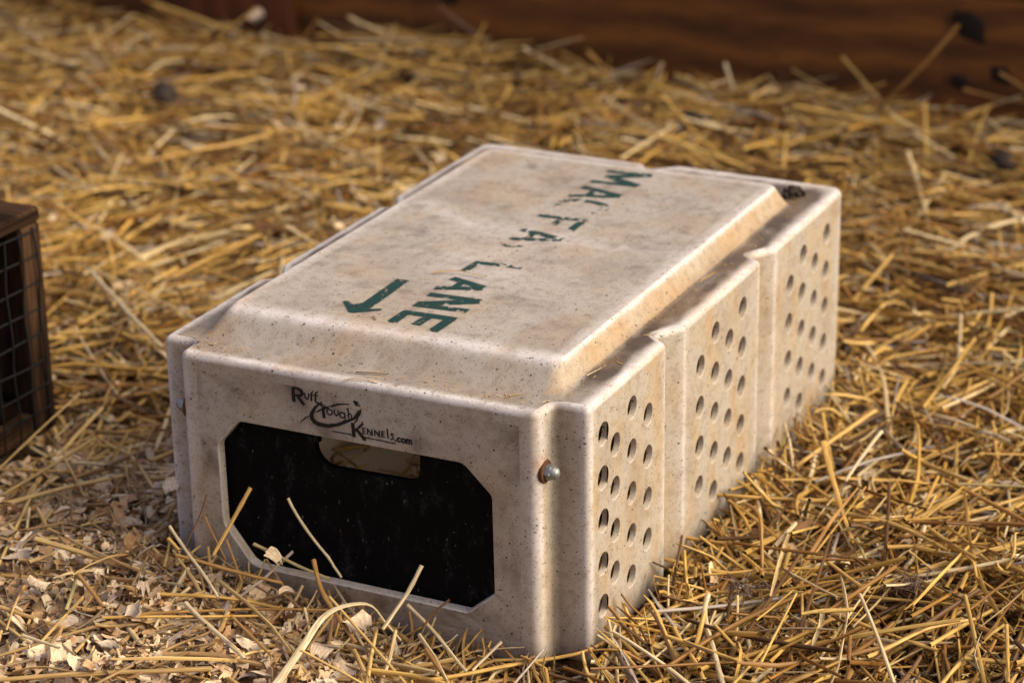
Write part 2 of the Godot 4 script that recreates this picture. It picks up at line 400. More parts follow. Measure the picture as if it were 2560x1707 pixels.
func make_outline() -> void:
	var v := []     # [x, z, fillet radius]; half going round the right side, front to back
	var side := [[0.160, 0.0, 0.0], [AX, 0.0, 0.013], [AX + 0.001, 0.0285, 0.006], [0.2125, 0.0277, 0.010]]
	side += [[0.2125, WIN[0][0], 0.0], [0.2125, WIN[0][1], 0.0], [0.2125, 0.196, 0.0065], [0.1965, 0.2085, 0.006], [0.2130, 0.241, 0.014]]
	side += [[0.2130, WIN[1][0], 0.0], [0.2130, WIN[1][1], 0.0], [0.2130, 0.437, 0.0065], [0.1980, 0.447, 0.006], [0.2145, 0.477, 0.014]]
	side += [[0.2145, WIN[2][0], 0.0], [0.2145, WIN[2][1], 0.0], [0.2145, 0.6916, 0.020]]
	v += side
	v += [[0.0215, 0.6955, 0.014], [-0.004, 0.6720, 0.006], [-0.0180, 0.6880, 0.007]]
	var back := side.duplicate(); back.reverse()
	for q in back: v.append([-q[0], q[1], q[2]])
	var raw := PackedVector2Array()
	var n := v.size()
	for i in n:
		var a := Vector2(v[i - 1][0], v[i - 1][1]); var b := Vector2(v[i][0], v[i][1]); var c := Vector2(v[(i + 1) % n][0], v[(i + 1) % n][1])
		var r: float = v[i][2]
		var d1 := (a - b).normalized(); var d2 := (c - b).normalized()
		var ang := acos(clampf(d1.dot(d2), -1, 1))
		if r <= 0.0 or ang > PI - 0.02:
			raw.append(b); continue
		var tl := minf(r / tan(ang / 2), minf((a - b).length(), (c - b).length()) * 0.49)
		r = tl * tan(ang / 2)
		var mid := b + (d1 + d2).normalized() * (r / sin(ang / 2))
		var p1 := b + d1 * tl; var p2 := b + d2 * tl
		var a1 := (p1 - mid).angle(); var da := wrapf((p2 - mid).angle() - a1, -PI, PI)
		for k in 8: raw.append(mid + Vector2.from_angle(a1 + da * k / 7.0) * r)
	for i in raw.size():
		var a := raw[i]; var b := raw[(i + 1) % raw.size()]
		var m := maxi(1, int(ceil(a.distance_to(b) / 0.005)))
		for k in m: outline.append(a.lerp(b, float(k) / m))
	var cnt := outline.size()
	for i in cnt:
		var a := outline[(i + cnt - 1) % cnt]; var b := outline[i]; var c := outline[(i + 1) % cnt]
		var e1 := (b - a).normalized(); var e2 := (c - b).normalized()
		var tn := (e1 + e2).normalized()
		onorm.append(Vector2(tn.y, -tn.x))
		ocurv.append(e1.cross(e2) / ((a.distance_to(b) + b.distance_to(c)) / 2.0))
	var sgn := 1.0      # outward: away from the middle at the front edge
	if onorm[0].y > 0: sgn = -1.0
	for i in cnt:
		onorm[i] *= sgn; ocurv[i] *= sgn
	# smooth the curvature a little so the edge tint fades out
	for pass_ in 3:
		var c2 := ocurv.duplicate()
		for i in cnt: c2[i] = (ocurv[i] * 2 + ocurv[(i + 1) % cnt] + ocurv[(i + cnt - 1) % cnt]) / 4.0
		ocurv = c2

func to_rect(p: Vector2, hx: float, za: float, zb: float, r: float) -> Vector2:   # nearest point of a rounded rectangle
	var c := Vector2(clampf(p.x, -hx + r, hx - r), clampf(p.y, za + r, zb - r))
	return c + (p - c).normalized() * r

func roof_y(x: float, z: float) -> float:     # plateau with a faint moulding crease across it
	var edge := smooth01(0.160, 0.135, absf(x)) * smooth01(0.085, 0.11, z) * smooth01(0.595, 0.57, z)
	var line := 0.372 + 0.045 * smooth01(-0.03, -0.17, x)
	return H2 + edge * (0.0011 * smooth01(line - 0.006, line + 0.006, z) - 0.0009 * exp(-pow((z - line - 0.012) / 0.006, 2)) + 0.0008 * na.get_noise_2d(x * 9.0, z * 9.0))

func wear_and_highlight(p: Vector3, edge: float, valley: float) -> Color:    # tint of the shell from scuffed edges, highlights painted on them, and dirt lying in hollows
	var x := p.x; var y := p.y; var z := -p.z
	var n1 := nb.get_noise_3d(x * 34.0, y * 34.0, z * 18.0); var n2 := nb.get_noise_3d(x * 7.0, y * 7.0, z * 7.0)
	var c := Color(0.49, 0.46, 0.43)
	c = c.lerp(Color(0.80, 0.79, 0.84), clampf(edge * (0.9 + n1 * 0.4), 0, 1))  # lavender white: scuffing plus a sky highlight painted along the edges
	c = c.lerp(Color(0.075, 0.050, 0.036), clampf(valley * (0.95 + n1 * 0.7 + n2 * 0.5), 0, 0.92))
	c = c.lerp(Color(0.46, 0.355, 0.235), 0.28 * smooth01(0.12, 0.5, n2) * (1.0 - edge))
	# ochre staining: on the gutter slopes and in runs down the side walls
	if absf(x) > 0.166 and absf(x) < 0.184 and y > H + 0.002: c = c.lerp(Color(0.50, 0.375, 0.235), (0.42 + n2 * 0.5) * (1.0 - edge))
	if absf(x) > 0.19 and y < 0.235 and edge < 0.5: c = c.lerp(Color(0.52, 0.40, 0.255), 0.62 * smooth01(-0.05, 0.5, na.get_noise_2d(z * 26.0, y * 6.0 + 3.0)))
	# rust run below and above each bolt washer
	var rx := absf(absf(x) - AX)
	if rx < 0.007 and z < 0.026:
		var dd := Vector2((z - 0.0085) / 0.0095, (y - 0.190) / 0.0135).length()
		c = c.lerp(Color(0.44, 0.21, 0.07), 0.7 * smooth01(1.1, 0.7, dd) * (0.75 + n1 * 0.5))
		if y < 0.182: c = c.lerp(Color(0.44, 0.33, 0.19), 0.6 * smooth01(0.009, 0.0, absf(z - 0.012)) * smooth01(0.02, 0.15, y))
	return c

func kennel() -> void:
	make_outline()
	var base := root_of("dog_kennel", K(0, 0, 0))
	tag(base, "cream speckled plastic dog kennel with stencilled roof and black front door", "dog kennel")
	var t := Tris.new()
	var cnt := outline.size()
	# rows: [y, kind, amount]
	var rows := []
	for k in 5:
		var a := PI / 2 * k / 4.0
		rows.append([0.002 - 0.008 * cos(a), "in", 0.008 * (1 - sin(a)), 0.15, 0.15])
	for y in [Y0, 0.05, 0.08, 0.11, 0.14, 0.17, 0.18, 0.19, 0.205, Y1, 0.2325]: rows.append([y, "in", 0.0, 0.0, 0.0])
	for k in range(1, 7):
		var a := PI / 2 * k / 6.0
		rows.append([0.2325 + 0.0062 * sin(a), "in", 0.0062 * (1 - cos(a)), 0.35 + 0.6 * sin(a), 0.0])
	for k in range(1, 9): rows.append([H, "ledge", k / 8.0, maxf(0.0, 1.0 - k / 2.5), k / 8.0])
	for k in range(1, 21): rows.append([0, "slope", k / 20.0, 0, 0])
	var pos := []; var cols := []; var starts := []
	for r in rows.size():
		var row = rows[r]
		var pr := PackedVector3Array(); var cr := PackedColorArray()
		for i in cnt:
			var p := outline[i]; var n := onorm[i]
			var y: float = row[0]; var q: Vector2 = p - n * row[2] if row[1] == "in" else p
			var frontness := smooth01(0.10, 0.02, q.y)
			var edge: float = row[3]; var valley := 0.0
			if row[1] == "in":
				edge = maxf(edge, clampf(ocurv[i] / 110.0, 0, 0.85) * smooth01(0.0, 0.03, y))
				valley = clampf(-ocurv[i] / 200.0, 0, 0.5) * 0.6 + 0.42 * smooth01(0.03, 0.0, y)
			else:
				var inn := p - n * 0.0062
				var b := to_rect(p, 0.1840, 0.028, 0.6200, 0.014)       # foot of the plateau
				if row[1] == "ledge":
					q = inn.lerp(b, row[2])
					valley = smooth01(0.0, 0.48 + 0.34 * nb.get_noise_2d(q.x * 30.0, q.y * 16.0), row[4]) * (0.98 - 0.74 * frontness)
				else:
					var f: float = row[2]
					var tq := to_rect(p, 0.1690 - 0.004, 0.0702 + 0.005, 0.6087 - 0.004, 0.012)
					# profile: fillet out of the ledge, slope, rounded shoulder
					var s := f
					var kk := 1.0 / 0.6
					var lift := kk * s * s
					if s > 0.5: lift = kk * (s - 0.25)
					if s > 0.7: lift = 1.0 - kk * (1.0 - s) * (1.0 - s) / 0.6
					q = b.lerp(tq, s)
					y = lerpf(H, H2, lift)
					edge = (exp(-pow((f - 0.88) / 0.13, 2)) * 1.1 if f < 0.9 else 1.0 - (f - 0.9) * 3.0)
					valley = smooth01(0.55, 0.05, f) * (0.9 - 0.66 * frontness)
			pr.append(K(q.x, y, q.y))
			cr.append(wear_and_highlight(K(q.x, y, q.y), edge, valley))
		pos.append(pr); cols.append(cr)
	# smooth normals of the loft
	var nor := []
	for r in rows.size():
		var nr := PackedVector3Array()
		for i in cnt:
			var du: Vector3 = pos[r][(i + 1) % cnt] - pos[r][(i + cnt - 1) % cnt]
			var dv: Vector3 = pos[mini(r + 1, rows.size() - 1)][i] - pos[maxi(r - 1, 0)][i]
			var n := du.cross(dv)
			var outw := K(onorm[i].x, 0.4 if rows[r][1] != "in" else 0.0, onorm[i].y)
			if rows[r][1] == "slope" and rows[r][2] > 0.96: n = Vector3.UP
			elif rows[r][1] == "ledge": n = Vector3.UP
			if n.length_squared() < 1e-16: n = outw
			n = n.normalized()
			if n.dot(outw) < 0 and n.y <= 0.5: n = -n
			nr.append(n)
		nor.append(nr)
	# which quads leave room for the vented and door windows
	var iy0 := -1; var iy1 := -1
	for r in rows.size():
		if rows[r][1] == "in" and absf(rows[r][0] - Y0) < 1e-6: iy0 = r
		if rows[r][1] == "in" and absf(rows[r][0] - Y1) < 1e-6: iy1 = r
	for r in rows.size() - 1:
		for i in cnt:
			var j := (i + 1) % cnt
			if r >= iy0 and r < iy1:
				var m := (outline[i] + outline[j]) / 2
				var skip := m.y < 0.001 and absf(m.x) < 0.160
				for k in 3:
					if absf(absf(m.x) - BUMPS[k][0]) < 0.0002 and m.y > WIN[k][0] and m.y < WIN[k][1]: skip = true
				if skip: continue
			var a: Vector3 = pos[r][i]; var b: Vector3 = pos[r][j]; var c: Vector3 = pos[r + 1][j]; var d: Vector3 = pos[r + 1][i]
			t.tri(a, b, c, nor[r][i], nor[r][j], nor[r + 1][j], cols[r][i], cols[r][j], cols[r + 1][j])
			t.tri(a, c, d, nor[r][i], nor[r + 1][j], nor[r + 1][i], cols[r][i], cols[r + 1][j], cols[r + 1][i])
	# roof plateau
	var last: PackedVector3Array = pos[rows.size() - 1]
	var hx := 0.153; var za := 0.088; var zb := 0.593
	for i in cnt:
		var j := (i + 1) % cnt
		var a := last[i]; var b := last[j]
		var c := K(clampf(b.x, -hx, hx), H2, clampf(-b.z, za, zb)); var d := K(clampf(a.x, -hx, hx), H2, clampf(-a.z, za, zb))
		var cl: PackedColorArray = cols[rows.size() - 1]
		t.tri(a, b, c, Vector3.UP, Vector3.UP, Vector3.UP, cl[i], cl[j], wear_and_highlight(c, 0.05, 0)); t.tri(a, c, d, Vector3.UP, Vector3.UP, Vector3.UP, cl[i], wear_and_highlight(c, 0.05, 0), wear_and_highlight(d, 0.05, 0))
	var gx := 60; var gz := 110
	var gp := []; var gc := []
	for j in gz + 1:
		var pr := PackedVector3Array(); var cr := PackedColorArray()
		for i in gx + 1:
			var x := -hx + 2 * hx * i / gx; var z := za + (zb - za) * j / gz
			pr.append(K(x, roof_y(x, z), z))
			var dirt := 0.40 * smooth01(-0.1, 0.5, na.get_noise_2d(x * 9.0, z * 16.0)) * (0.5 + nb.get_noise_2d(x * 60.0, z * 40.0))
			var line := 0.372 + 0.045 * smooth01(-0.03, -0.17, x)
			var pale := 0.45 * exp(-pow((z - line + 0.012) / 0.014, 2)) + 0.4 * exp(-pow((x - 0.01) / 0.06, 2) - pow((z - 0.27) / 0.07, 2))
			cr.append(wear_and_highlight(pr[i], pale, clampf(dirt, 0, 0.6)))
		gp.append(pr); gc.append(cr)
	var gn := func(i, j):
		var du: Vector3 = gp[j][mini(i + 1, gx)] - gp[j][maxi(i - 1, 0)]; var dv: Vector3 = gp[mini(j + 1, gz)][i] - gp[maxi(j - 1, 0)][i]
		var n := du.cross(dv).normalized()
		return n if n.y > 0 else -n
	for j in gz:
		for i in gx:
			t.tri(gp[j][i], gp[j][i + 1], gp[j + 1][i + 1], gn.call(i, j), gn.call(i + 1, j), gn.call(i + 1, j + 1), gc[j][i], gc[j][i + 1], gc[j + 1][i + 1])
			t.tri(gp[j][i], gp[j + 1][i + 1], gp[j + 1][i], gn.call(i, j), gn.call(i + 1, j + 1), gn.call(i, j + 1), gc[j][i], gc[j + 1][i + 1], gc[j + 1][i])
	# inner skin
	var th := 0.006
	var inner_poly: PackedVector2Array = Geometry2D.offset_polygon(outline, -th, Geometry2D.JOIN_ROUND)[0]
	var ti := Tris.new()
	var cin := Color(0.95, 0.92, 0.88)
	var ins := []      # z-limits of the openings in the inner skin are those of the outer one
	for i in inner_poly.size():
		var a := inner_poly[i]; var b := inner_poly[(i + 1) % inner_poly.size()]
		var e := (b - a).normalized(); var n := Vector2(e.y, -e.x)
		if n.dot(Vector2(0, 0.35) - (a + b) / 2) < 0: n = -n
		var cuts := [0.0, 1.0]
		for k in 3:
			if absf(absf(a.x) - (BUMPS[k][0] - th)) < 0.0004 and absf(absf(b.x) - (BUMPS[k][0] - th)) < 0.0004:
				for zz in WIN[k]:
					if absf(b.y - a.y) > 1e-6:
						var f: float = (zz - a.y) / (b.y - a.y)
						if f > 0.0001 and f < 0.9999: cuts.append(f)
		if absf(a.y - th) < 0.0004 and absf(b.y - th) < 0.0004 and absf(b.x - a.x) > 1e-6:
			for xx in [-0.160, 0.160]:
				var f: float = (xx - a.x) / (b.x - a.x)
				if f > 0.0001 and f < 0.9999: cuts.append(f)
		cuts.sort()
		for q in cuts.size() - 1:
			var p0 := a.lerp(b, cuts[q]); var p1 := a.lerp(b, cuts[q + 1]); var m := (p0 + p1) / 2
			var open := absf(m.y - th) < 0.0005 and absf(m.x) < 0.160
			for k in 3:
				if absf(absf(m.x) - (BUMPS[k][0] - th)) < 0.0005 and m.y > WIN[k][0] and m.y < WIN[k][1]: open = true
			var bands := [[0.006, Y0], [Y1, H - th]] if open else [[0.006, H - th]]
			for bd in bands: ti.quad(K(p0.x, bd[0], p0.y), K(p1.x, bd[0], p1.y), K(p1.x, bd[1], p1.y), K(p0.x, bd[1], p0.y), K(n.x, 0, n.y), cin)
	var idx := Geometry2D.triangulate_polygon(inner_poly)
	for k in range(0, idx.size(), 3):
		var a := inner_poly[idx[k]]; var b := inner_poly[idx[k + 1]]; var c := inner_poly[idx[k + 2]]
		for yy in [[0.006, 1.0], [H - th, -1.0]]:
			var up := Vector3(0, yy[1], 0)
			ti.tri(K(a.x, yy[0], a.y), K(b.x, yy[0], b.y), K(c.x, yy[0], c.y), up, up, up, cin, cin, cin)
	var idb := Geometry2D.triangulate_polygon(outline)
	var bot: PackedVector3Array = pos[0]
	for k in range(0, idb.size(), 3): t.tri(bot[idb[k]], bot[idb[k + 1]], bot[idb[k + 2]], Vector3.DOWN, Vector3.DOWN, Vector3.DOWN)
	# vented strips, both sides
	for s in [1.0, -1.0]:
		for k in 3: vents(t, ti, s, k, th)
	door_surround(t, th)
	put("shell", t.mesh(), M.shell, base)
	put("inner_lining", ti.mesh(), M.lining, base)
	# door panel behind the opening
	put("door", door_mesh(), M.door, base)
	for s in [1.0, -1.0]: bolt(base, s)
	# paint and print
	put("stencilled_name", roof_sheet(), paint_material(roof_paint(), 0.75), base)
	var pr := Tris.new()
	var q := [K(-0.066, 0.183, -0.0004), K(0.062, 0.183, -0.0004), K(0.062, 0.229, -0.0004), K(-0.066, 0.229, -0.0004)]
	var uv := [Vector2(0, 1), Vector2(1, 1), Vector2(1, 0), Vector2(0, 0)]
	var f := K(0, 0, -1)
	pr.tri(q[0], q[1], q[2], f, f, f, Color.WHITE, Color.WHITE, Color.WHITE, uv[0], uv[1], uv[2])
	pr.tri(q[0], q[2], q[3], f, f, f, Color.WHITE, Color.WHITE, Color.WHITE, uv[0], uv[2], uv[3])
	put("printed_logo", pr.mesh(), paint_material(logo_print(), 0.5), base)

func vents(t: Tris, ti: Tris, s: float, k: int, th: float) -> void:
	var x: float = BUMPS[k][0]
	var zs: Array = HOLES[k]
	var xo := s * x; var xi := s * (x - th)
	var nout := K(s, 0, 0)
	var wc := func(y, z): return wear_and_highlight(K(xo, y, z), 0.0, 0.42 * smooth01(0.03, 0.0, y))
	var plain := func(za, zb, ya, yb):
		var m := maxi(1, int(round((yb - ya) / 0.02))); 
		for i in m:
			var y0: float = lerpf(ya, yb, float(i) / m); var y1: float = lerpf(ya, yb, float(i + 1) / m)
			t.tri(K(xo, y0, za), K(xo, y0, zb), K(xo, y1, zb), nout, nout, nout, wc.call(y0, za), wc.call(y0, zb), wc.call(y1, zb))
			t.tri(K(xo, y0, za), K(xo, y1, zb), K(xo, y1, za), nout, nout, nout, wc.call(y0, za), wc.call(y1, zb), wc.call(y1, za))
		var ci := Color(0.95, 0.92, 0.88)
		ti.quad(K(xi, ya, za), K(xi, ya, zb), K(xi, yb, zb), K(xi, yb, za), -nout, ci)
	var edges := [WIN[k][0]]
	for i in 3: edges.append((zs[i] + zs[i + 1]) / 2.0)
	edges.append(WIN[k][1])
	# keep room between hole and strip edge
	var pitch := 0.041
	for c in 4:
		var zc: float = zs[c]
		var za: float = edges[c]; var zb: float = edges[c + 1]
		if c == 0 and zc - za < 0.015: zc = za + 0.0165
		var five := (c % 2 == 0) if k == 0 else (c % 2 == 1)
		var nh := 5 if five else 4
		var ya := Y0 if five else Y0 + pitch / 2
		if not five:
			plain.call(za, zb, Y0, ya); plain.call(za, zb, ya + 4 * pitch, Y1)
		for i in nh:
			var y0 := ya + pitch * i; var y1 := y0 + pitch; var yc := (y0 + y1) / 2
			if i == nh - 1 and five: y1 = Y1
			hole(t, ti, s, xo, xi, zc + nb.get_noise_2d(zc * 900.0, yc * 700.0) * 0.0008, yc, 0.0104 + nb.get_noise_2d(zc * 500.0, yc * 900.0) * 0.0005, za, zb, y0, y1, wc)

func hole(t: Tris, ti: Tris, s: float, xo: float, xi: float, zc: float, yc: float, r: float, za: float, zb: float, y0: float, y1: float, wc: Callable) -> void:
	var nout := K(s, 0, 0)
	var angs := []
	for i in 24: angs.append(TAU * i / 24.0 - PI)
	for q in [[za, y0], [zb, y0], [za, y1], [zb, y1]]: angs.append(atan2(q[1] - yc, q[0] - zc))
	angs.sort()
	var n := angs.size()
	var rect := func(a):
		var d := Vector2(cos(a), sin(a)); var m := 1e9
		if d.x > 1e-6: m = minf(m, (zb - zc) / d.x)
		if d.x < -1e-6: m = minf(m, (za - zc) / d.x)
		if d.y > 1e-6: m = minf(m, (y1 - yc) / d.y)
		if d.y < -1e-6: m = minf(m, (y0 - yc) / d.y)
		return Vector2(zc, yc) + d * m
	var rim := Color(0.78, 0.74, 0.70); var deep := Color(0.74, 0.66, 0.56); var ci := Color(0.95, 0.92, 0.88)  # tube walls painted paler, imitating light that glows within the plastic
	for i in n:
		var a: float = angs[i]; var b: float = angs[(i + 1) % n]
		if i == n - 1: b += TAU
		if b - a < 1e-5: continue
		var ra: Vector2 = rect.call(a); var rb: Vector2 = rect.call(b)
		var da := Vector2(cos(a), sin(a)); var db := Vector2(cos(b), sin(b)); var c := Vector2(zc, yc)
		var P := func(v: Vector2, x): return K(x, v.y, v.x)
		var e := 0.0009
		var oa: Vector2 = c + da * (r + e); var ob: Vector2 = c + db * (r + e)
		t.tri(P.call(ra, xo), P.call(rb, xo), P.call(ob, xo), nout, nout, nout, wc.call(ra.y, ra.x), wc.call(rb.y, rb.x), wc.call(ob.y, ob.x))
		t.tri(P.call(ra, xo), P.call(ob, xo), P.call(oa, xo), nout, nout, nout, wc.call(ra.y, ra.x), wc.call(ob.y, ob.x), wc.call(oa.y, oa.x))
		var na_ := K(0, -da.y, -da.x); var nb_ := K(0, -db.y, -db.x)
		var ia: Vector2 = c + da * r; var ib: Vector2 = c + db * r; var xm := xo - s * e
		t.tri(P.call(oa, xo), P.call(ob, xo), P.call(ib, xm), nout, nout, nb_, wc.call(oa.y, oa.x), wc.call(ob.y, ob.x), rim)
		t.tri(P.call(oa, xo), P.call(ib, xm), P.call(ia, xm), nout, nb_, na_, wc.call(oa.y, oa.x), rim, rim)
		t.tri(P.call(ia, xm), P.call(ib, xm), P.call(ib, xi), na_, nb_, nb_, rim, rim, deep)
		t.tri(P.call(ia, xm), P.call(ib, xi), P.call(ia, xi), na_, nb_, na_, rim, deep, deep)
		ti.tri(P.call(ra, xi), P.call(rb, xi), P.call(ib, xi), -nout, -nout, -nout, ci, ci, ci)
		ti.tri(P.call(ra, xi), P.call(ib, xi), P.call(ia, xi), -nout, -nout, -nout, ci, ci, ci)

func rounded_poly(v: Array) -> PackedVector2Array:
	var raw := PackedVector2Array(); var n := v.size()
	for i in n:
		var a := Vector2(v[i - 1][0], v[i - 1][1]); var b := Vector2(v[i][0], v[i][1]); var c := Vector2(v[(i + 1) % n][0], v[(i + 1) % n][1])
		var r: float = v[i][2]
		var d1 := (a - b).normalized(); var d2 := (c - b).normalized(); var ang := acos(clampf(d1.dot(d2), -1, 1))
		if r <= 0.0 or ang > PI - 0.02:
			raw.append(b); continue
		var tl := r / tan(ang / 2); var mid := b + (d1 + d2).normalized() * (r / sin(ang / 2))
		var p1 := b + d1 * tl; var p2 := b + d2 * tl; var a1 := (p1 - mid).angle(); var da := wrapf((p2 - mid).angle() - a1, -PI, PI)
		for k in 7: raw.append(mid + Vector2.from_angle(a1 + da * k / 6.0) * r)
	return raw

func door_surround(t: Tris, th: float) -> void:
	# front panel round the eight-sided opening; walls of the opening have the panel's thickness plus a returned lip
	var oct := rounded_poly([[-0.1412, 0.1545, 0.008], [-0.1190, 0.1808, 0.012], [0.1055, 0.1806, 0.014], [0.1328, 0.1545, 0.010], [0.1337, 0.0612, 0.004], [0.1070, 0.0385, 0.004], [-0.1115, 0.0395, 0.016], [-0.1405, 0.0765, 0.012]])
	var c := Vector2(0.0, 0.11)
	var angs := []
	for p in oct: angs.append((p - c).angle())
	for i in 90: angs.append(TAU * i / 90.0 - PI)
	for q in [Vector2(-0.160, Y0), Vector2(0.160, Y0), Vector2(-0.160, Y1), Vector2(0.160, Y1)]: angs.append((q - c).angle())
	angs.sort()
	var hit := func(a: float, poly: PackedVector2Array) -> Vector2:
		var d := Vector2.from_angle(a) * 2.0
		for i in poly.size():
			var r = Geometry2D.segment_intersects_segment(c, c + d, poly[i], poly[(i + 1) % poly.size()])
			if r != null: return r
		return c
	var rect := PackedVector2Array([Vector2(-0.160, Y0), Vector2(0.160, Y0), Vector2(0.160, Y1), Vector2(-0.160, Y1)])
	var ins := []; var outs := []
	for a in angs:
		ins.append(hit.call(a, oct)); outs.append(hit.call(a, rect))
	var n := angs.size(); var f := K(0, 0, -1)
	var e := 0.0014; var deep := 0.0095
	for i in n:
		var j := (i + 1) % n
		var pa: Vector2 = ins[i]; var pb: Vector2 = ins[j]
		if pa.distance_to(pb) < 1e-6: continue
		var qa: Vector2 = outs[i]; var qb: Vector2 = outs[j]
		var na_ := (c - pa).normalized(); var tn := (pb - pa).normalized(); na_ = Vector2(-tn.y, tn.x)
		if na_.dot(c - pa) < 0: na_ = -na_
		var la := pa - na_ * e; var lb := pb - na_ * e     # the rounded arris starts e outside the opening
		var m := 6
		for k in m:
			var f0 := float(k) / m; var f1 := float(k + 1) / m
			var a0 := la.lerp(qa, f0); var b0 := lb.lerp(qb, f0); var a1 := la.lerp(qa, f1); var b1 := lb.lerp(qb, f1)
			var cc := func(v: Vector2):
				var grime := 0.50 * smooth01(-0.05, 0.55, na.get_noise_2d(v.x * 20.0 + 3.0, v.y * 14.0)) + 0.3 * smooth01(0.06, 0.02, v.y)
				return wear_and_highlight(K(v.x, v.y, 0), 0.0, grime)
			t.tri(K(a0.x, a0.y, 0), K(b0.x, b0.y, 0), K(b1.x, b1.y, 0), f, f, f, cc.call(a0), cc.call(b0), cc.call(b1))
			t.tri(K(a0.x, a0.y, 0), K(b1.x, b1.y, 0), K(a1.x, a1.y, 0), f, f, f, cc.call(a0), cc.call(b1), cc.call(a1))
		var nn := K(na_.x, na_.y, 0); var col := Color(0.62, 0.60, 0.60)
		t.tri(K(la.x, la.y, 0), K(lb.x, lb.y, 0), K(pb.x, pb.y, e), f, f, nn, col, col, col); t.tri(K(la.x, la.y, 0), K(pb.x, pb.y, e), K(pa.x, pa.y, e), f, nn, nn, col, col, col)
		t.quad(K(pa.x, pa.y, e), K(pb.x, pb.y, e), K(pb.x, pb.y, deep), K(pa.x, pa.y, deep), nn, col)
		var bk := K(0, 0, 1); var ci := Color(0.95, 0.92, 0.88)
		t.quad(K(pa.x, pa.y, deep), K(pb.x, pb.y, deep), K(qb.x, qb.y, th), K(qa.x, qa.y, th), bk, ci)

func door_mesh() -> ArrayMesh:
	var poly := rounded_poly([[-0.156, 0.012, 0.004], [0.156, 0.012, 0.004], [0.156, 0.205, 0.004], [0.0592, 0.205, 0.0], [0.0572, 0.1482, 0.0125], [-0.0470, 0.1468, 0.0185], [-0.0472, 0.1685, 0.0], [-0.0438, 0.1685, 0.0], [-0.0438, 0.205, 0.0], [-0.156, 0.205, 0.004]])
	var t := Tris.new(); var z0 := 0.0120; var z1 := 0.0185; var e := 0.0007
	var uv := func(v: Vector2): return Vector2((v.x + 0.16) / 0.32, (0.205 - v.y) / 0.2)
	var idx := Geometry2D.triangulate_polygon(poly)
	for k in range(0, idx.size(), 3):
		var a := poly[idx[k]]; var b := poly[idx[k + 1]]; var c := poly[idx[k + 2]]
		for w in [[z0, -1.0], [z1, 1.0]]:
			var n := K(0, 0, w[1])
			t.tri(K(a.x, a.y, w[0]), K(b.x, b.y, w[0]), K(c.x, c.y, w[0]), n, n, n, Color.WHITE, Color.WHITE, Color.WHITE, uv.call(a), uv.call(b), uv.call(c))
	for i in poly.size():
		var a := poly[i]; var b := poly[(i + 1) % poly.size()]
		var d := (b - a).normalized(); var n := Vector2(d.y, -d.x)
		t.quad(K(a.x, a.y, z0), K(b.x, b.y, z0), K(b.x, b.y, z1), K(a.x, a.y, z1), K(n.x, n.y, 0))
	return t.mesh()

func lathe(t: Tris, prof: Array, origin: Vector3, s: float, sides: int, hexed := false) -> void:    # profile [distance along x, radius], kennel frame
	for i in prof.size() - 1:
		for k in sides:
			var a0 := TAU * k / sides; var a1 := TAU * (k + 1) / sides
			var P := func(q, a): return K(origin.x + s * q[0], origin.y + q[1] * sin(a), origin.z + q[1] * cos(a))
			var d := Vector2(prof[i + 1][0] - prof[i][0], prof[i + 1][1] - prof[i][1]).normalized()
			var N := func(a): return K(-s * d.y, d.x * sin(a), d.x * cos(a)).normalized() * (1.0 if d.x >= -0.001 else -1.0)
			var am := (a0 + a1) / 2
			var n0: Vector3 = N.call(am if hexed else a0); var n1: Vector3 = N.call(am if hexed else a1)
			var A: Vector3 = P.call(prof[i], a0); var B: Vector3 = P.call(prof[i], a1); var C: Vector3 = P.call(prof[i + 1], a1); var D: Vector3 = P.call(prof[i + 1], a0)
			t.tri(A, B, C, n0, n1, n1); t.tri(A, C, D, n0, n1, n0)

func bolt(base: Node3D, s: float) -> void:
	var o := Node3D.new(); o.name = numbered("bolt", base); base.add_child(o, true)
	var at := Vector3(s * (AX + 0.0002), 0.1815, 0.0125)
	var w := Tris.new(); lathe(w, [[-0.002, 0.0104], [0.0008, 0.0104], [0.0014, 0.0098], [0.0014, 0.004]], at, s, 28)
	put("washer", w.mesh(), M.rust, o)
	var nut := Tris.new(); lathe(nut, [[0.0014, 0.0070], [0.0060, 0.0070], [0.0070, 0.0060]], at, s, 6, true)
	lathe(nut, [[0.0062, 0.0062], [0.0072, 0.0061], [0.0092, 0.0057], [0.0112, 0.0046], [0.0126, 0.0029], [0.0132, 0.0012], [0.0133, 0.0]], at, s, 24)
	put("acorn_nut", nut.mesh(), M.zinc, o)

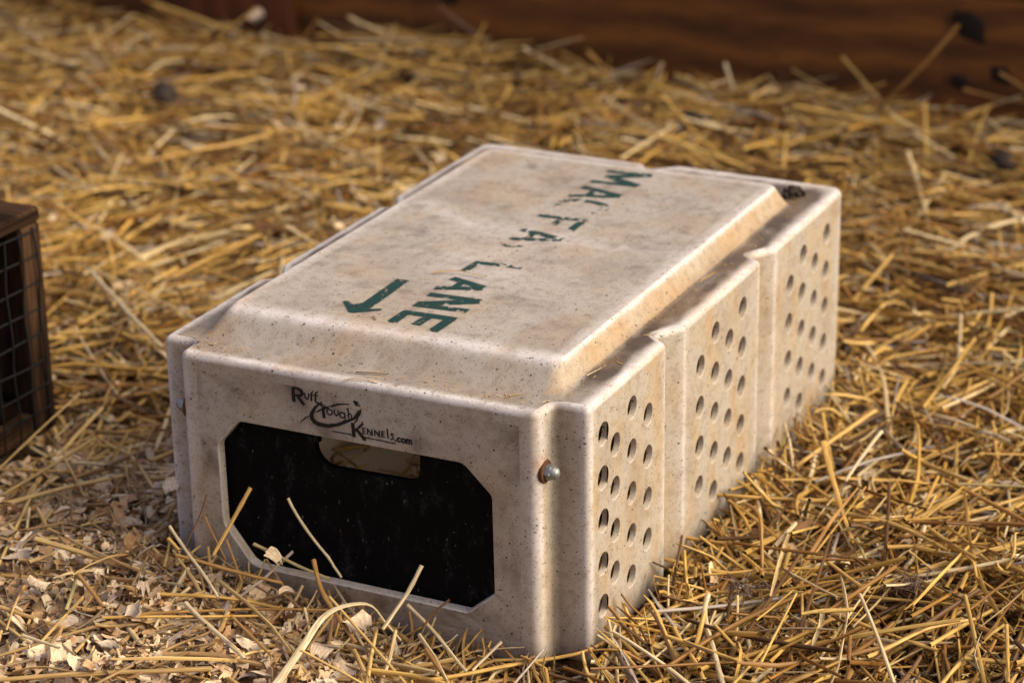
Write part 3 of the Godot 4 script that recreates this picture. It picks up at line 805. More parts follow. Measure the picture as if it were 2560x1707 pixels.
# ---------- paint and print: strokes drawn as distance fields ----------
class Ink:
	var soft := 1.0
	var bold := 1.0
	var w: int; var h: int; var a: PackedFloat32Array; var o: Vector2; var s: float
	func _init(w_: int, h_: int, origin: Vector2, per_px: float) -> void:    # origin: what the top left pixel stands for; v grows upward
		w = w_; h = h_; o = origin; s = per_px; a.resize(w * h)
	func seg(p: Vector2, q: Vector2, r0: float, r1: float, square := false) -> void:
		var P := Vector2((p.x - o.x) / s, (o.y - p.y) / s); var Q := Vector2((q.x - o.x) / s, (o.y - q.y) / s)
		var R0 := r0 * bold / s; var R1 := r1 * bold / s; var m := maxf(R0, R1) + 2
		var d := Q - P; var l := maxf(d.length(), 1e-5); var e := d / l
		for y in range(maxi(0, int(minf(P.y, Q.y) - m)), mini(h, int(maxf(P.y, Q.y) + m) + 1)):
			for x in range(maxi(0, int(minf(P.x, Q.x) - m)), mini(w, int(maxf(P.x, Q.x) + m) + 1)):
				var v := Vector2(x, y) - P; var along := v.dot(e); var t := clampf(along / l, 0, 1)
				var dist: float
				if square:
					dist = maxf(absf(v.cross(e)) - lerpf(R0, R1, t), maxf(-along, along - l))
				else:
					dist = (v - e * t * l).length() - lerpf(R0, R1, t)
				var k := clampf(0.5 - dist / soft, 0, 1)
				if k > a[y * w + x]: a[y * w + x] = k
	func line(pts: Array, square := false) -> void:     # [x, y, r] ...
		for i in pts.size() - 1: seg(Vector2(pts[i][0], pts[i][1]), Vector2(pts[i + 1][0], pts[i + 1][1]), pts[i][2], pts[i + 1][2], square)
	func ring(c: Vector2, r: float, th: float, a0 := 0.0, a1 := TAU) -> void:
		for i in 14: seg(c + Vector2.from_angle(a0 + (a1 - a0) * i / 14) * r, c + Vector2.from_angle(a0 + (a1 - a0) * (i + 1) / 14) * r, th, th)

func paint_material(im: Image, rough: float) -> StandardMaterial3D:
	var m := std(rough); m.albedo_texture = tex(im); m.transparency = BaseMaterial3D.TRANSPARENCY_ALPHA; m.cull_mode = BaseMaterial3D.CULL_DISABLED
	return m

const SZ := 0.600     # roof print: reading starts at the back, z = SZ
func roof_paint() -> Image:
	var W := 1300; var hh := 340
	var ink := Ink.new(W, hh, Vector2(0.0, 0.054), 0.0004)
	ink.soft = 3.2
	var L := func(pts: Array, r: float):       # pts in kennel x,z
		for i in pts.size() - 1:
			var a := Vector2(SZ - pts[i][1], pts[i][0]); var b := Vector2(SZ - pts[i + 1][1], pts[i + 1][0])
			ink.seg(a, b, r * 1.12, r * 1.12, true)
	L.call([[-0.0125, 0.5780], [0.0375, 0.5815]], 0.0042); L.call([[0.0375, 0.5805], [-0.0045, 0.5575]], 0.0056); L.call([[-0.0045, 0.5590], [0.0385, 0.5400]], 0.0050); L.call([[0.0390, 0.5395], [-0.0135, 0.5385]], 0.0036)
	L.call([[-0.0140, 0.5170], [0.0360, 0.5025]], 0.0043); L.call([[0.0360, 0.5005], [-0.0140, 0.4835]], 0.0037); L.call([[0.004, 0.510], [0.004, 0.489]], 0.0035)
	L.call([[0.0290, 0.4425], [0.0365, 0.4480], [0.0375, 0.4590], [0.0330, 0.4690], [0.0200, 0.4740], [0.0040, 0.4735], [-0.0080, 0.4690], [-0.0128, 0.4590], [-0.0120, 0.4475], [-0.0060, 0.4405]], 0.0036)
	L.call([[-0.0155, 0.4135], [0.0370, 0.4160]], 0.0038); L.call([[0.0335, 0.4180], [0.0330, 0.3855]], 0.0036); L.call([[0.0115, 0.4160], [0.0110, 0.3910]], 0.0034)
	L.call([[-0.0130, 0.3705], [0.0360, 0.3570]], 0.0042); L.call([[0.0360, 0.3560], [-0.0125, 0.3400]], 0.0036); L.call([[0.003, 0.365], [0.003, 0.344]], 0.003)
	L.call([[-0.0115, 0.3215], [0.0360, 0.3230]], 0.0036); L.call([[0.0330, 0.3230], [0.0330, 0.3050], [0.0240, 0.2990], [0.0130, 0.3030], [0.0120, 0.3210]], 0.0034); L.call([[0.0120, 0.3080], [-0.0125, 0.2975]], 0.0036)
	L.call([[-0.0125, 0.2645], [0.0350, 0.2690]], 0.0036); L.call([[-0.0095, 0.2660], [-0.0105, 0.2380]], 0.0035)
	L.call([[-0.0120, 0.2155], [0.0270, 0.2035]], 0.0042); L.call([[0.0275, 0.2010], [-0.0150, 0.1860]], 0.0040); L.call([[0.002, 0.210], [0.002, 0.193]], 0.0034)
	L.call([[-0.0125, 0.1690], [0.0395, 0.1715]], 0.0042); L.call([[0.0395, 0.1700], [-0.0100, 0.1430]], 0.0052); L.call([[-0.0120, 0.1400], [0.0410, 0.1435]], 0.0044)
	L.call([[-0.0130, 0.1185], [0.0405, 0.1200]], 0.0044); L.call([[-0.0085, 0.1210], [-0.0090, 0.0905]], 0.0045); L.call([[0.0150, 0.1190], [0.0140, 0.0935]], 0.0042); L.call([[0.0362, 0.1210], [0.0350, 0.0855]], 0.0046)
	L.call([[-0.0520, 0.1930], [-0.0505, 0.1130]], 0.0058)
	ink.seg(Vector2(SZ - 0.1035, -0.0545), Vector2(SZ - 0.1205, -0.0720), 0.0052, 0.0030); ink.seg(Vector2(SZ - 0.1035, -0.0545), Vector2(SZ - 0.1150, -0.0350), 0.0052, 0.0026); ink.seg(Vector2(SZ - 0.104, -0.0545), Vector2(SZ - 0.116, -0.053), 0.006, 0.009)
	var im := Image.create(W, hh, false, Image.FORMAT_RGBA8)
	var r := RandomNumberGenerator.new(); r.seed = 77
	for y in hh:
		for x in W:
			var z := SZ - x * 0.0004; var xx := 0.054 - y * 0.0004
			var k := ink.a[y * W + x]
			# overspray halo is left out; rubbed-off patch round the seventh letter
			var worn := 0.66 * exp(-pow((z - 0.308) / 0.032, 2)) + 0.25 * exp(-pow((z - 0.240) / 0.026, 2) - pow((xx - 0.03) / 0.03, 2)) + 0.46 * exp(-pow((z - 0.452) / 0.020, 2)) + 0.18 * exp(-pow((z - 0.39) / 0.05, 2)) + 0.16 * exp(-pow((xx + 0.050) / 0.01, 2) - pow((z - 0.183) / 0.014, 2))
			var n := nc.get_noise_2d(x * 0.045, y * 0.045) * 0.75 + na.get_noise_2d(x * 0.016, y * 0.012 + 50.0) * 0.55
			var keep := smooth01(-0.10, 0.10, n + 0.42 - worn * 1.35 + 0.5 * minf(0.0, nc.get_noise_2d(x * 0.16, y * 0.16 + 77.0) + 0.12))
			var edge := clampf(k + nc.get_noise_2d(x * 0.22, y * 0.22 + 9.0) * 0.35 * (1.0 - absf(k - 0.5) * 2.0), 0, 1)
			im.set_pixel(x, y, Color(0.012, 0.185, 0.165, edge * keep * 0.9).lerp(Color(0.035, 0.25, 0.22, edge * keep * 0.95), clampf(n, 0, 1)))
	return im

func roof_sheet() -> ArrayMesh:
	var t := Tris.new(); var nx := 17; var nz := 65
	var at := func(i, j):
		var x: float = 0.054 - 0.136 * i / nx; var z: float = SZ - 0.52 * j / nz
		return [K(x, roof_y(x, z) + 0.0005, z), Vector2(float(j) / nz, float(i) / nx)]
	for j in nz:
		for i in nx:
			var a = at.call(i, j); var b = at.call(i + 1, j); var c = at.call(i + 1, j + 1); var d = at.call(i, j + 1)
			var u := Vector3.UP
			t.tri(a[0], b[0], c[0], u, u, u, Color.WHITE, Color.WHITE, Color.WHITE, a[1], b[1], c[1]); t.tri(a[0], c[0], d[0], u, u, u, Color.WHITE, Color.WHITE, Color.WHITE, a[1], c[1], d[1])
	return t.mesh()

func logo_print() -> Image:
	var W := 1280; var hh := 460
	var k := Ink.new(W, hh, Vector2(-0.066, 0.229), 0.0001)
	k.bold = 1.28
	# first word, a large capital then small letters
	k.line([[-0.0597, 0.2240, 0.0014], [-0.0594, 0.2102, 0.0014]], true)
	k.line([[-0.0600, 0.2238, 0.0006], [-0.0550, 0.2236, 0.0009], [-0.0515, 0.2218, 0.0014], [-0.0505, 0.2195, 0.0014], [-0.0525, 0.2172, 0.0010], [-0.0580, 0.2165, 0.0006]]); k.line([[-0.0560, 0.2168, 0.0010], [-0.0500, 0.2100, 0.0014]])
	k.line([[-0.0480, 0.2203, 0.0005], [-0.0478, 0.2165, 0.0006], [-0.0460, 0.2148, 0.0006], [-0.0443, 0.2165, 0.0005], [-0.0442, 0.2205, 0.0005]])
	k.line([[-0.0416, 0.2146, 0.0008], [-0.0412, 0.2215, 0.0006], [-0.0394, 0.2236, 0.0004]]); k.line([[-0.0426, 0.2196, 0.0004], [-0.0396, 0.2198, 0.0004]])
	k.line([[-0.0374, 0.2146, 0.0008], [-0.0371, 0.2220, 0.0006], [-0.0347, 0.2240, 0.0004]]); k.line([[-0.0386, 0.2198, 0.0004], [-0.0350, 0.2202, 0.0004]])
	# second word inside the swoosh
	k.line([[-0.0366, 0.2134, 0.0006], [-0.0320, 0.2122, 0.0012], [-0.0268, 0.2106, 0.0005]]); k.line([[-0.0303, 0.2124, 0.0011], [-0.0295, 0.1998, 0.0012]], true)
	k.ring(Vector2(-0.0236, 0.2066), 0.0027, 0.00055)
	k.line([[-0.0190, 0.2094, 0.0005], [-0.0188, 0.2060, 0.0006], [-0.0170, 0.2043, 0.0006], [-0.0150, 0.2057, 0.0005], [-0.0148, 0.2092, 0.0005]])
	k.ring(Vector2(-0.0109, 0.2058), 0.0025, 0.00055); k.line([[-0.0083, 0.2082, 0.0005], [-0.0080, 0.2020, 0.0005], [-0.0100, 0.2006, 0.0004]])
	k.line([[-0.0050, 0.2130, 0.0006], [-0.0046, 0.2042, 0.0006]]); k.line([[-0.0047, 0.2072, 0.0005], [-0.0030, 0.2086, 0.0005], [-0.0018, 0.2074, 0.0005], [-0.0016, 0.2046, 0.0005]])
	k.line([[-0.0312, 0.2150, 0.0003], [-0.0380, 0.2085, 0.0010], [-0.0420, 0.2015, 0.0015], [-0.0418, 0.1975, 0.0017], [-0.0395, 0.1948, 0.0017], [-0.0351, 0.1930, 0.0016], [-0.0253, 0.1930, 0.0014], [-0.0165, 0.1957, 0.0012], [-0.0088, 0.1995, 0.0011], [0.0005, 0.2045, 0.0009], [0.0050, 0.2090, 0.0015], [0.0066, 0.2120, 0.0013], [0.0086, 0.2152, 0.0003]])
	k.line([[-0.0374, 0.2042, 0.0004], [-0.0302, 0.2083, 0.0008], [-0.0220, 0.2122, 0.0008], [-0.0145, 0.2155, 0.0007], [-0.0035, 0.2174, 0.0003]]); k.line([[0.0018, 0.2206, 0.0010], [0.0040, 0.2192, 0.0017], [0.0070, 0.2172, 0.0006]])
	k.line([[-0.0544, 0.1908, 0.0002], [-0.0488, 0.1965, 0.0005], [-0.0430, 0.2004, 0.0003]]); k.line([[0.0046, 0.2062, 0.0005], [0.0030, 0.2028, 0.0006], [0.0002, 0.1994, 0.0003]])
	# third word and address
	k.line([[-0.0009, 0.2004, 0.0014], [0.0001, 0.1868, 0.0014]], true); k.line([[0.0090, 0.2008, 0.0009], [0.0012, 0.1930, 0.0008]]); k.line([[0.0028, 0.1946, 0.0011], [0.0102, 0.1870, 0.0015]])
	for e in [0.0091, 0.0279]:
		k.line([[e, 0.1972, 0.0006], [e + 0.0002, 0.1922, 0.0006]]); k.line([[e, 0.1971, 0.0004], [e + 0.0026, 0.1972, 0.0004]]); k.line([[e, 0.1948, 0.0004], [e + 0.0023, 0.1949, 0.0004]]); k.line([[e, 0.1923, 0.0004], [e + 0.0028, 0.1924, 0.0004]])
	for e in [0.0138, 0.0210]: k.line([[e, 0.1921, 0.0005], [e - 0.0001, 0.1972, 0.0005], [e + 0.0044, 0.1921, 0.0007], [e + 0.0043, 0.1972, 0.0005]])
	k.line([[0.0333, 0.2002, 0.0006], [0.0340, 0.1922, 0.0006]])
	k.line([[0.0394, 0.1962, 0.0005], [0.0378, 0.1970, 0.0005], [0.0370, 0.1956, 0.0005], [0.0388, 0.1940, 0.0005], [0.0392, 0.1924, 0.0005], [0.0370, 0.1914, 0.0005]])
	k.ring(Vector2(0.0411, 0.1908), 0.0002, 0.0006); k.ring(Vector2(0.0447, 0.1922), 0.0017, 0.00065, 0.9, TAU - 0.9); k.ring(Vector2(0.0491, 0.1921), 0.0018, 0.00065)
	k.line([[0.0523, 0.1902, 0.00065], [0.0523, 0.1940, 0.00065]]); k.line([[0.0523, 0.1932, 0.0006], [0.0534, 0.1941, 0.0006], [0.0545, 0.1934, 0.0006], [0.0546, 0.1902, 0.0006]]); k.line([[0.0546, 0.1932, 0.0006], [0.0557, 0.1941, 0.0006], [0.0568, 0.1934, 0.0006], [0.0569, 0.1902, 0.0006]])
	k.line([[-0.0212, 0.1887, 0.0004], [-0.0022, 0.1889, 0.0004]]); k.line([[0.0108, 0.1886, 0.0005], [0.0200, 0.1884, 0.0004]]); k.line([[0.0214, 0.1884, 0.0004], [0.0408, 0.1879, 0.0005]])
	var im := Image.create(W, hh, false, Image.FORMAT_RGBA8)
	for y in hh:
		for x in W:
			var n := nc.get_noise_2d(x * 0.03, y * 0.03); var f := nc.get_noise_2d(x * 0.12, y * 0.12 + 30.0)
			var xx := -0.066 + x * 0.0001; var yy := 0.229 - y * 0.0001
			var worn := 0.5 * exp(-pow((xx - 0.0075) / 0.004, 2) - pow((yy - 0.2165) / 0.003, 2)) + 0.35 * exp(-pow((xx + 0.022) / 0.01, 2) - pow((yy - 0.212) / 0.002, 2))
			im.set_pixel(x, y, Color(0.05, 0.05, 0.055, k.a[y * W + x] * smooth01(-0.5, -0.3, n * 0.5 + f * 0.4 - worn)))
	return im

# ---------- bedding ----------
func in_view(x: float, z: float) -> bool:    # what the photograph could see of the floor, with room to step aside
	if z > 1.78 or z < -0.62: return false
	var l := lerpf(-0.42, -2.05, (z + 0.4) / 2.2); var r := lerpf(0.78, 0.62, (z + 0.4) / 2.2)
	if x < l or x > r: return false
	return z > -0.50 + 0.62 * (x + 0.25) - 0.15 or x < 0.0

func clear_of(a: Vector3, b: Vector3) -> bool:    # a..b (kennel frame) stays out of the kennel, crate and wall
	for i in 6:
		var p := a.lerp(b, i / 5.0)
		if absf(p.x) < 0.2165 and p.z > -0.0025 and p.z < 0.698 and p.y > -0.012: return false
		if p.x > -0.945 and p.x < -0.492 and p.z > -0.156 and p.z < 0.242: return false
		if p.z > 1.795 or (p.z > 1.764 and p.x > -1.35 and p.x < -1.115): return false
	return true

func unit_straw(bend: float, kink: float, flat: float, half: bool, sd: int) -> ArrayMesh:
	# unit length along z from -0.5 to 0.5, unit radius in x and y (scaled per copy)
	var t := Tris.new(); var n := 7; var sides := 6
	var r := RandomNumberGenerator.new(); r.seed = sd
	var span := PI * 1.15 if half else TAU
	var rings := []
	var nodepos := r.randf_range(0.3, 0.7)
	for i in n + 1:
		var f := float(i) / n
		if i == 3: f = nodepos - 0.012
		if i == 4: f = nodepos + 0.012
		var yy := bend * (4.0 * (f - 0.5) * (f - 0.5) - 0.35) + kink * maxf(0.0, f - nodepos) * 2.0
		var xx := bend * 0.5 * sin(f * 4.0 + sd)
		var rr := 1.0 - 0.22 * f + (0.16 if (i == 3 or i == 4) and not half else 0.0)
		if half and (i == 0 or i == n): rr *= 0.45
		var ring := []
		for k in sides + 1:
			var a := span * k / sides - (span - PI) / 2 if half else TAU * k / sides
			ring.append([Vector3(xx + cos(a) * rr, yy + sin(a) * rr * flat, f - 0.5), Vector3(cos(a), sin(a) / flat, 0).normalized(), Vector2(float(k) / sides, f)])
		rings.append(ring)
	for i in n:
		for k in sides:
			var a = rings[i][k]; var b = rings[i][k + 1]; var c = rings[i + 1][k + 1]; var d = rings[i + 1][k]
			t.tri(a[0], b[0], c[0], a[1], b[1], c[1], Color.WHITE, Color.WHITE, Color.WHITE, a[2], b[2], c[2]); t.tri(a[0], c[0], d[0], a[1], c[1], d[1], Color.WHITE, Color.WHITE, Color.WHITE, a[2], c[2], d[2])
	return t.mesh()

func shaving_mesh(curl: float, ragged: float, sd: int, aspect := 0.7) -> ArrayMesh:    # unit long curled wood shaving with a torn end
	var t := Tris.new(); var nu := 10; var nv := 7
	var r := RandomNumberGenerator.new(); r.seed = sd
	var ends := []; var starts := []
	for j in nv + 1:
		ends.append(1.0 - ragged * r.randf()); starts.append(0.25 * ragged * r.randf())
	var tw := r.randf_range(-0.5, 0.5)
	var at := func(i, j, k):
		var v: float = (float(j) / nv - 0.5) * aspect
		var u: float = lerpf(starts[j], ends[j], float(i) / nu) - 0.5
		v *= 1.0 - 0.25 * u * u + 0.15 * sin(u * 5.0 + sd)
		var a: float = u * curl + v * tw
		var R := 1.0 / maxf(curl, 0.05)
		var nn := Vector3(0, cos(a), -sin(a)) if true else Vector3.UP
		var p := Vector3(v, R * (cos(a) - 1.0) + R * 0.12 * curl * 0.5, R * sin(a)) + Vector3(0, tw * v * u * 1.2 + 0.5 * v * v, 0)
		return [p + nn * 0.012 * k, nn * k, Vector2(u + 0.5, v + 0.5)]
	for k in [1.0, -1.0]:
		for i in nu:
			for j in nv:
				var a = at.call(i, j, k); var b = at.call(i + 1, j, k); var c = at.call(i + 1, j + 1, k); var d = at.call(i, j + 1, k)
				t.tri(a[0], b[0], c[0], a[1], b[1], c[1], Color.WHITE, Color.WHITE, Color.WHITE, a[2], b[2], c[2]); t.tri(a[0], c[0], d[0], a[1], c[1], d[1], Color.WHITE, Color.WHITE, Color.WHITE, a[2], c[2], d[2])
	return t.mesh()

func tint(region: float) -> Color:     # region 0 golden side, 1 pale shaving side
	var r := rng.randf()
	var c: Color
	if r < 0.45: c = Color(0.58, 0.335, 0.075).lerp(Color(0.79, 0.525, 0.165), rng.randf())
	elif r < 0.62: c = Color(0.74, 0.55, 0.27).lerp(Color(0.86, 0.70, 0.44), rng.randf())
	elif r < 0.85: c = Color(0.25, 0.115, 0.026).lerp(Color(0.44, 0.225, 0.058), rng.randf())
	elif r < 0.98: c = Color(0.085, 0.042, 0.017).lerp(Color(0.21, 0.105, 0.04), rng.randf())
	else: c = Color(0.50, 0.43, 0.38)
	c = c.lerp(Color(0.68, 0.51, 0.31), region * 0.35)
	var k := rng.randf_range(0.75, 1.05)
	return Color(c.r * k, c.g * k, c.b * k)

func scatter(called: String, label: String, category: String, mesh: Mesh, mat: Material, xf: Array, cl: Array) -> void:
	var mm := MultiMesh.new(); mm.transform_format = MultiMesh.TRANSFORM_3D; mm.use_colors = true; mm.mesh = mesh; mm.instance_count = xf.size()
	for i in xf.size():
		mm.set_instance_transform(i, xf[i]); mm.set_instance_color(i, cl[i])
	var o := MultiMeshInstance3D.new(); o.name = numbered(called, self); o.multimesh = mm; o.material_override = mat; add_child(o, true)
	tag(o, label, category, "", "stuff")

func lay(c: Vector3, dir: Vector3, ln: float, rad: float, roll: float) -> Transform3D:    # Godot axes
	var x := dir.cross(Vector3.UP).normalized(); var y := x.cross(dir).normalized()
	var b := Basis(x * cos(roll) + y * sin(roll), y * cos(roll) - x * sin(roll), dir)
	return Transform3D(Basis(b.x * rad, b.y * rad, b.z * ln), c)

func pale_side(x: float, z: float) -> float:
	var a := smooth01(0.30, -0.10, x + (z - 0.0) * 0.25) * smooth01(0.45, 0.05, z)
	return clampf(a, 0, 1)

func bedding() -> void:
	var kinds := []
	for q in [[2.0, 0.0, 0.8, false, 3], [8.0, 0.0, 0.7, false, 4], [1.0, 9.0, 0.8, false, 5], [5.0, 0.0, 0.5, true, 6], [-8.0, 3.0, 0.3, true, 7]]:
		kinds.append({"mesh": unit_straw(q[0], q[1], q[2], q[3], q[4]), "xf": [], "cl": []})
	var laid := 0; var tries := 0
	while laid < 43400 and tries < 260000:
		tries += 1
		var x := rng.randf_range(-2.1, 0.85); var z := rng.randf_range(-0.62, 1.77)
		if laid > 42500:
			x = rng.randf_range(-0.62, 0.25); z = rng.randf_range(-0.5, 0.35)
		if not in_view(x, z): continue
		if rng.randf() < pale_side(x, z) * 0.2: continue
		if absf(x) < 0.2 and z > 0.03 and z < 0.66: continue
		if x < -0.50 and x > -0.93 and z > -0.12 and z < 0.2: continue
		var pale := pale_side(x, z)
		var long := rng.randf() < 0.50 - 0.22 * pale
		var ln := rng.randf_range(0.08, 0.30) if long else rng.randf_range(0.018, 0.07)
		var rad := rng.randf_range(0.0012, 0.0029) if long else rng.randf_range(0.0007, 0.0024)
		if z > 0.8: rad *= 1.15
		var depth := pow(rng.randf(), 0.75)
		if laid > 42500: depth *= 0.3
		var y := h0(x, z) + 0.008 - depth * 0.048
		var ok := false
		for tr in 4:
			var yaw := rng.randf() * TAU
			if x > 0.22 and z < 0.9 and rng.randf() < 0.35: yaw = PI / 2 + rng.randfn() * 0.35
			if z > 0.9 and rng.randf() < 0.45: yaw = rng.randfn() * 0.45
			var pit := rng.randfn() * (0.15 if long else 0.36)
			var d := Vector3(cos(yaw) * cos(pit), sin(pit), sin(yaw) * cos(pit))
			var a := Vector3(x, y, z) - d * ln * 0.5; var b := Vector3(x, y, z) + d * ln * 0.5
			if not clear_of(a, b): continue
			var dg := Vector3(d.x, d.y, -d.z)
			var kd = kinds[rng.randi_range(0, 4)] if rng.randf() < 0.7 else kinds[0]
			kd.xf.append(lay(K(x, y, z), dg, ln, rad, rng.randf() * TAU)); kd.cl.append(tint(pale))
			ok = true; break
		if ok: laid += 1
	# straws that lean on the kennel's foot
	for i in 420:
		var along := rng.randf_range(-0.02, 0.72); var out := absf(rng.randfn()) * 0.03 + 0.004
		var tip := Vector3(0.2175 + out * 0.3, rng.randf_range(0.0, 0.03) + rng.randf() * rng.randf() * 0.03, along)
		var foot := Vector3(0.232 + out + rng.randf() * 0.05, -0.004, along + rng.randfn() * 0.05)
		if i % 3 == 0:
			tip = Vector3(rng.randf_range(-0.19, 0.20), rng.randf_range(0.0, 0.02), -0.004); tip.y += maxf(h0(tip.x, 0.0), 0.0)
			foot = tip + Vector3(rng.randfn() * 0.04, -0.02, -rng.randf_range(0.01, 0.07))
		if not clear_of(foot, tip): continue
		var d := (tip - foot); var ln := d.length() * rng.randf_range(1.0, 1.05); d = d.normalized()
		var c := (tip + foot) / 2
		var kd = kinds[rng.randi_range(0, 4)]
		kd.xf.append(lay(K(c.x, c.y, c.z), Vector3(d.x, d.y, -d.z), ln, rng.randf_range(0.0009, 0.0024), rng.randf() * TAU)); kd.cl.append(tint(pale_side(c.x, c.z)))
	var lb := ["straight golden straw stalks spread over the whole floor", "gently curved straw stalks mixed through the bedding", "kinked straw stalks mixed through the bedding", "split half round straw pieces mixed through the bedding", "flat straw leaf strips mixed through the bedding"]
	for i in 5: scatter("straw_bedding", lb[i], "straw", kinds[i].mesh, M.straw, kinds[i].xf, kinds[i].cl)
	# chaff: short broken bits
	var xf := []; var cl := []
	var chaff := unit_straw(1.5, 0.0, 0.4, true, 9)
	while xf.size() < 42000:
		var x := rng.randf_range(-2.0, 0.8); var z := rng.randf_range(-0.55, 1.75)
		if z > 0.5 and rng.randf() < 0.55: continue
		if not in_view(x, z): continue
		var ln := rng.randf_range(0.004, 0.022); var y := h0(x, z) - 0.002 - rng.randf() * 0.022
		var p := Vector3(x, y, z)
		if not clear_of(p - Vector3(0.008, 0, 0.008), p + Vector3(0.008, 0, 0.008)): continue
		var yaw := rng.randf() * TAU; var pit := rng.randfn() * 0.4
		xf.append(lay(K(x, y, z), Vector3(cos(yaw) * cos(pit), sin(pit), sin(yaw) * cos(pit)), ln, rng.randf_range(0.0006, 0.0017), rng.randf() * TAU)); cl.append(tint(pale_side(x, z)))
	scatter("straw_chaff", "fine broken straw chaff lying between the stalks", "chaff", chaff, M.straw, xf, cl)
	# wood shavings
	var sv := [[0.9, 0.5, 31, 0.75], [1.8, 0.35, 32, 0.5], [0.35, 0.6, 33, 0.85], [2.6, 0.25, 34, 0.35], [0.6, 0.2, 35, 0.12]]
	var names := ["broad cream wood shavings, thickest at the front left", "tightly curled narrow wood shavings among the straw", "flat torn wood chips among the straw", "rolled thin wood curls among the straw", "thin wood splinters among the straw"]
	for q in 5:
		var m := shaving_mesh(sv[q][0], sv[q][1], sv[q][2], sv[q][3])
		xf = []; cl = []
		var want: int = [8600, 7600, 6800, 6800, 11000][q]
		while xf.size() < want:
			var x := rng.randf_range(-2.0, 0.8); var z := rng.randf_range(-0.55, 1.75)
			if xf.size() > 2000:
				x = rng.randf_range(-0.6, 0.3); z = rng.randf_range(-0.45, 0.35)
			if not in_view(x, z): continue
			var pale := pale_side(x, z)
			var dens := 0.10 + 0.90 * pale + 0.06 * smooth01(0.1, -0.6, x) 
			if x > 0.21 and z < 0.8: dens = 0.06 + pale * 0.9
			if rng.randf() > dens: continue
			var sz := rng.randf_range(0.004, 0.013) if rng.randf() < 0.76 else rng.randf_range(0.013, 0.030)
			var y := h0(x, z) + 0.004 + 0.003 * pale - pow(rng.randf(), 0.8) * 0.022
			var p := Vector3(x, y, z); var e := sz * 0.6
			if not clear_of(p - Vector3(e, 0, e), p + Vector3(e, 0, e)) or not clear_of(p - Vector3(e, 0, -e), p + Vector3(e, 0, -e)): continue
			var b := Basis.from_euler(Vector3(rng.randfn() * 0.38, rng.randf() * TAU, rng.randfn() * 0.38))
			if rng.randf() < 0.3: b = Basis.from_euler(Vector3(rng.randf() * TAU, rng.randf() * TAU, rng.randf() * TAU))
			xf.append(Transform3D(b.scaled(Vector3.ONE * sz), K(x, y, z)))
			var c := Color(0.80, 0.56, 0.33).lerp(Color(0.90, 0.77, 0.59), rng.randf())
			if rng.randf() < 0.3: c = Color(0.62, 0.38, 0.19)
			var k := rng.randf_range(0.7, 1.05)
			cl.append(Color(c.r * k, c.g * k, c.b * k))
		scatter("wood_shavings", names[q], "wood shavings", m, M.shaving, xf, cl)
	# straw that got inside, seen through the slot of the door and the vents
	xf = []; cl = []
	for i in 2200:
		var x := rng.randf_range(-0.18, 0.18); var z := rng.randf_range(0.06, 0.62)
		if x > -0.165 and x < -0.07 and z > 0.2 and z < 0.55 and rng.randf() < 0.93: continue
		var ln := rng.randf_range(0.02, 0.11); var yaw := rng.randf() * TAU
		var d := Vector3(cos(yaw), rng.randfn() * 0.08, sin(yaw)).normalized()
		var e := Vector3(x, 0, -z) + d * ln * 0.5; var f := Vector3(x, 0, -z) - d * ln * 0.5
		if absf(e.x) > 0.185 or absf(f.x) > 0.185 or -e.z < 0.03 or -f.z < 0.03 or -e.z > 0.66 or -f.z > 0.66: continue
		xf.append(lay(K(x, 0.010 + rng.randf() * 0.022, z), d, ln, rng.randf_range(0.0010, 0.0022), rng.randf() * TAU)); cl.append(tint(0.0) * 0.75)
	scatter("kennel_litter", "straw scattered on the floor inside the kennel", "straw", kinds[0].mesh, M.straw, xf, cl)

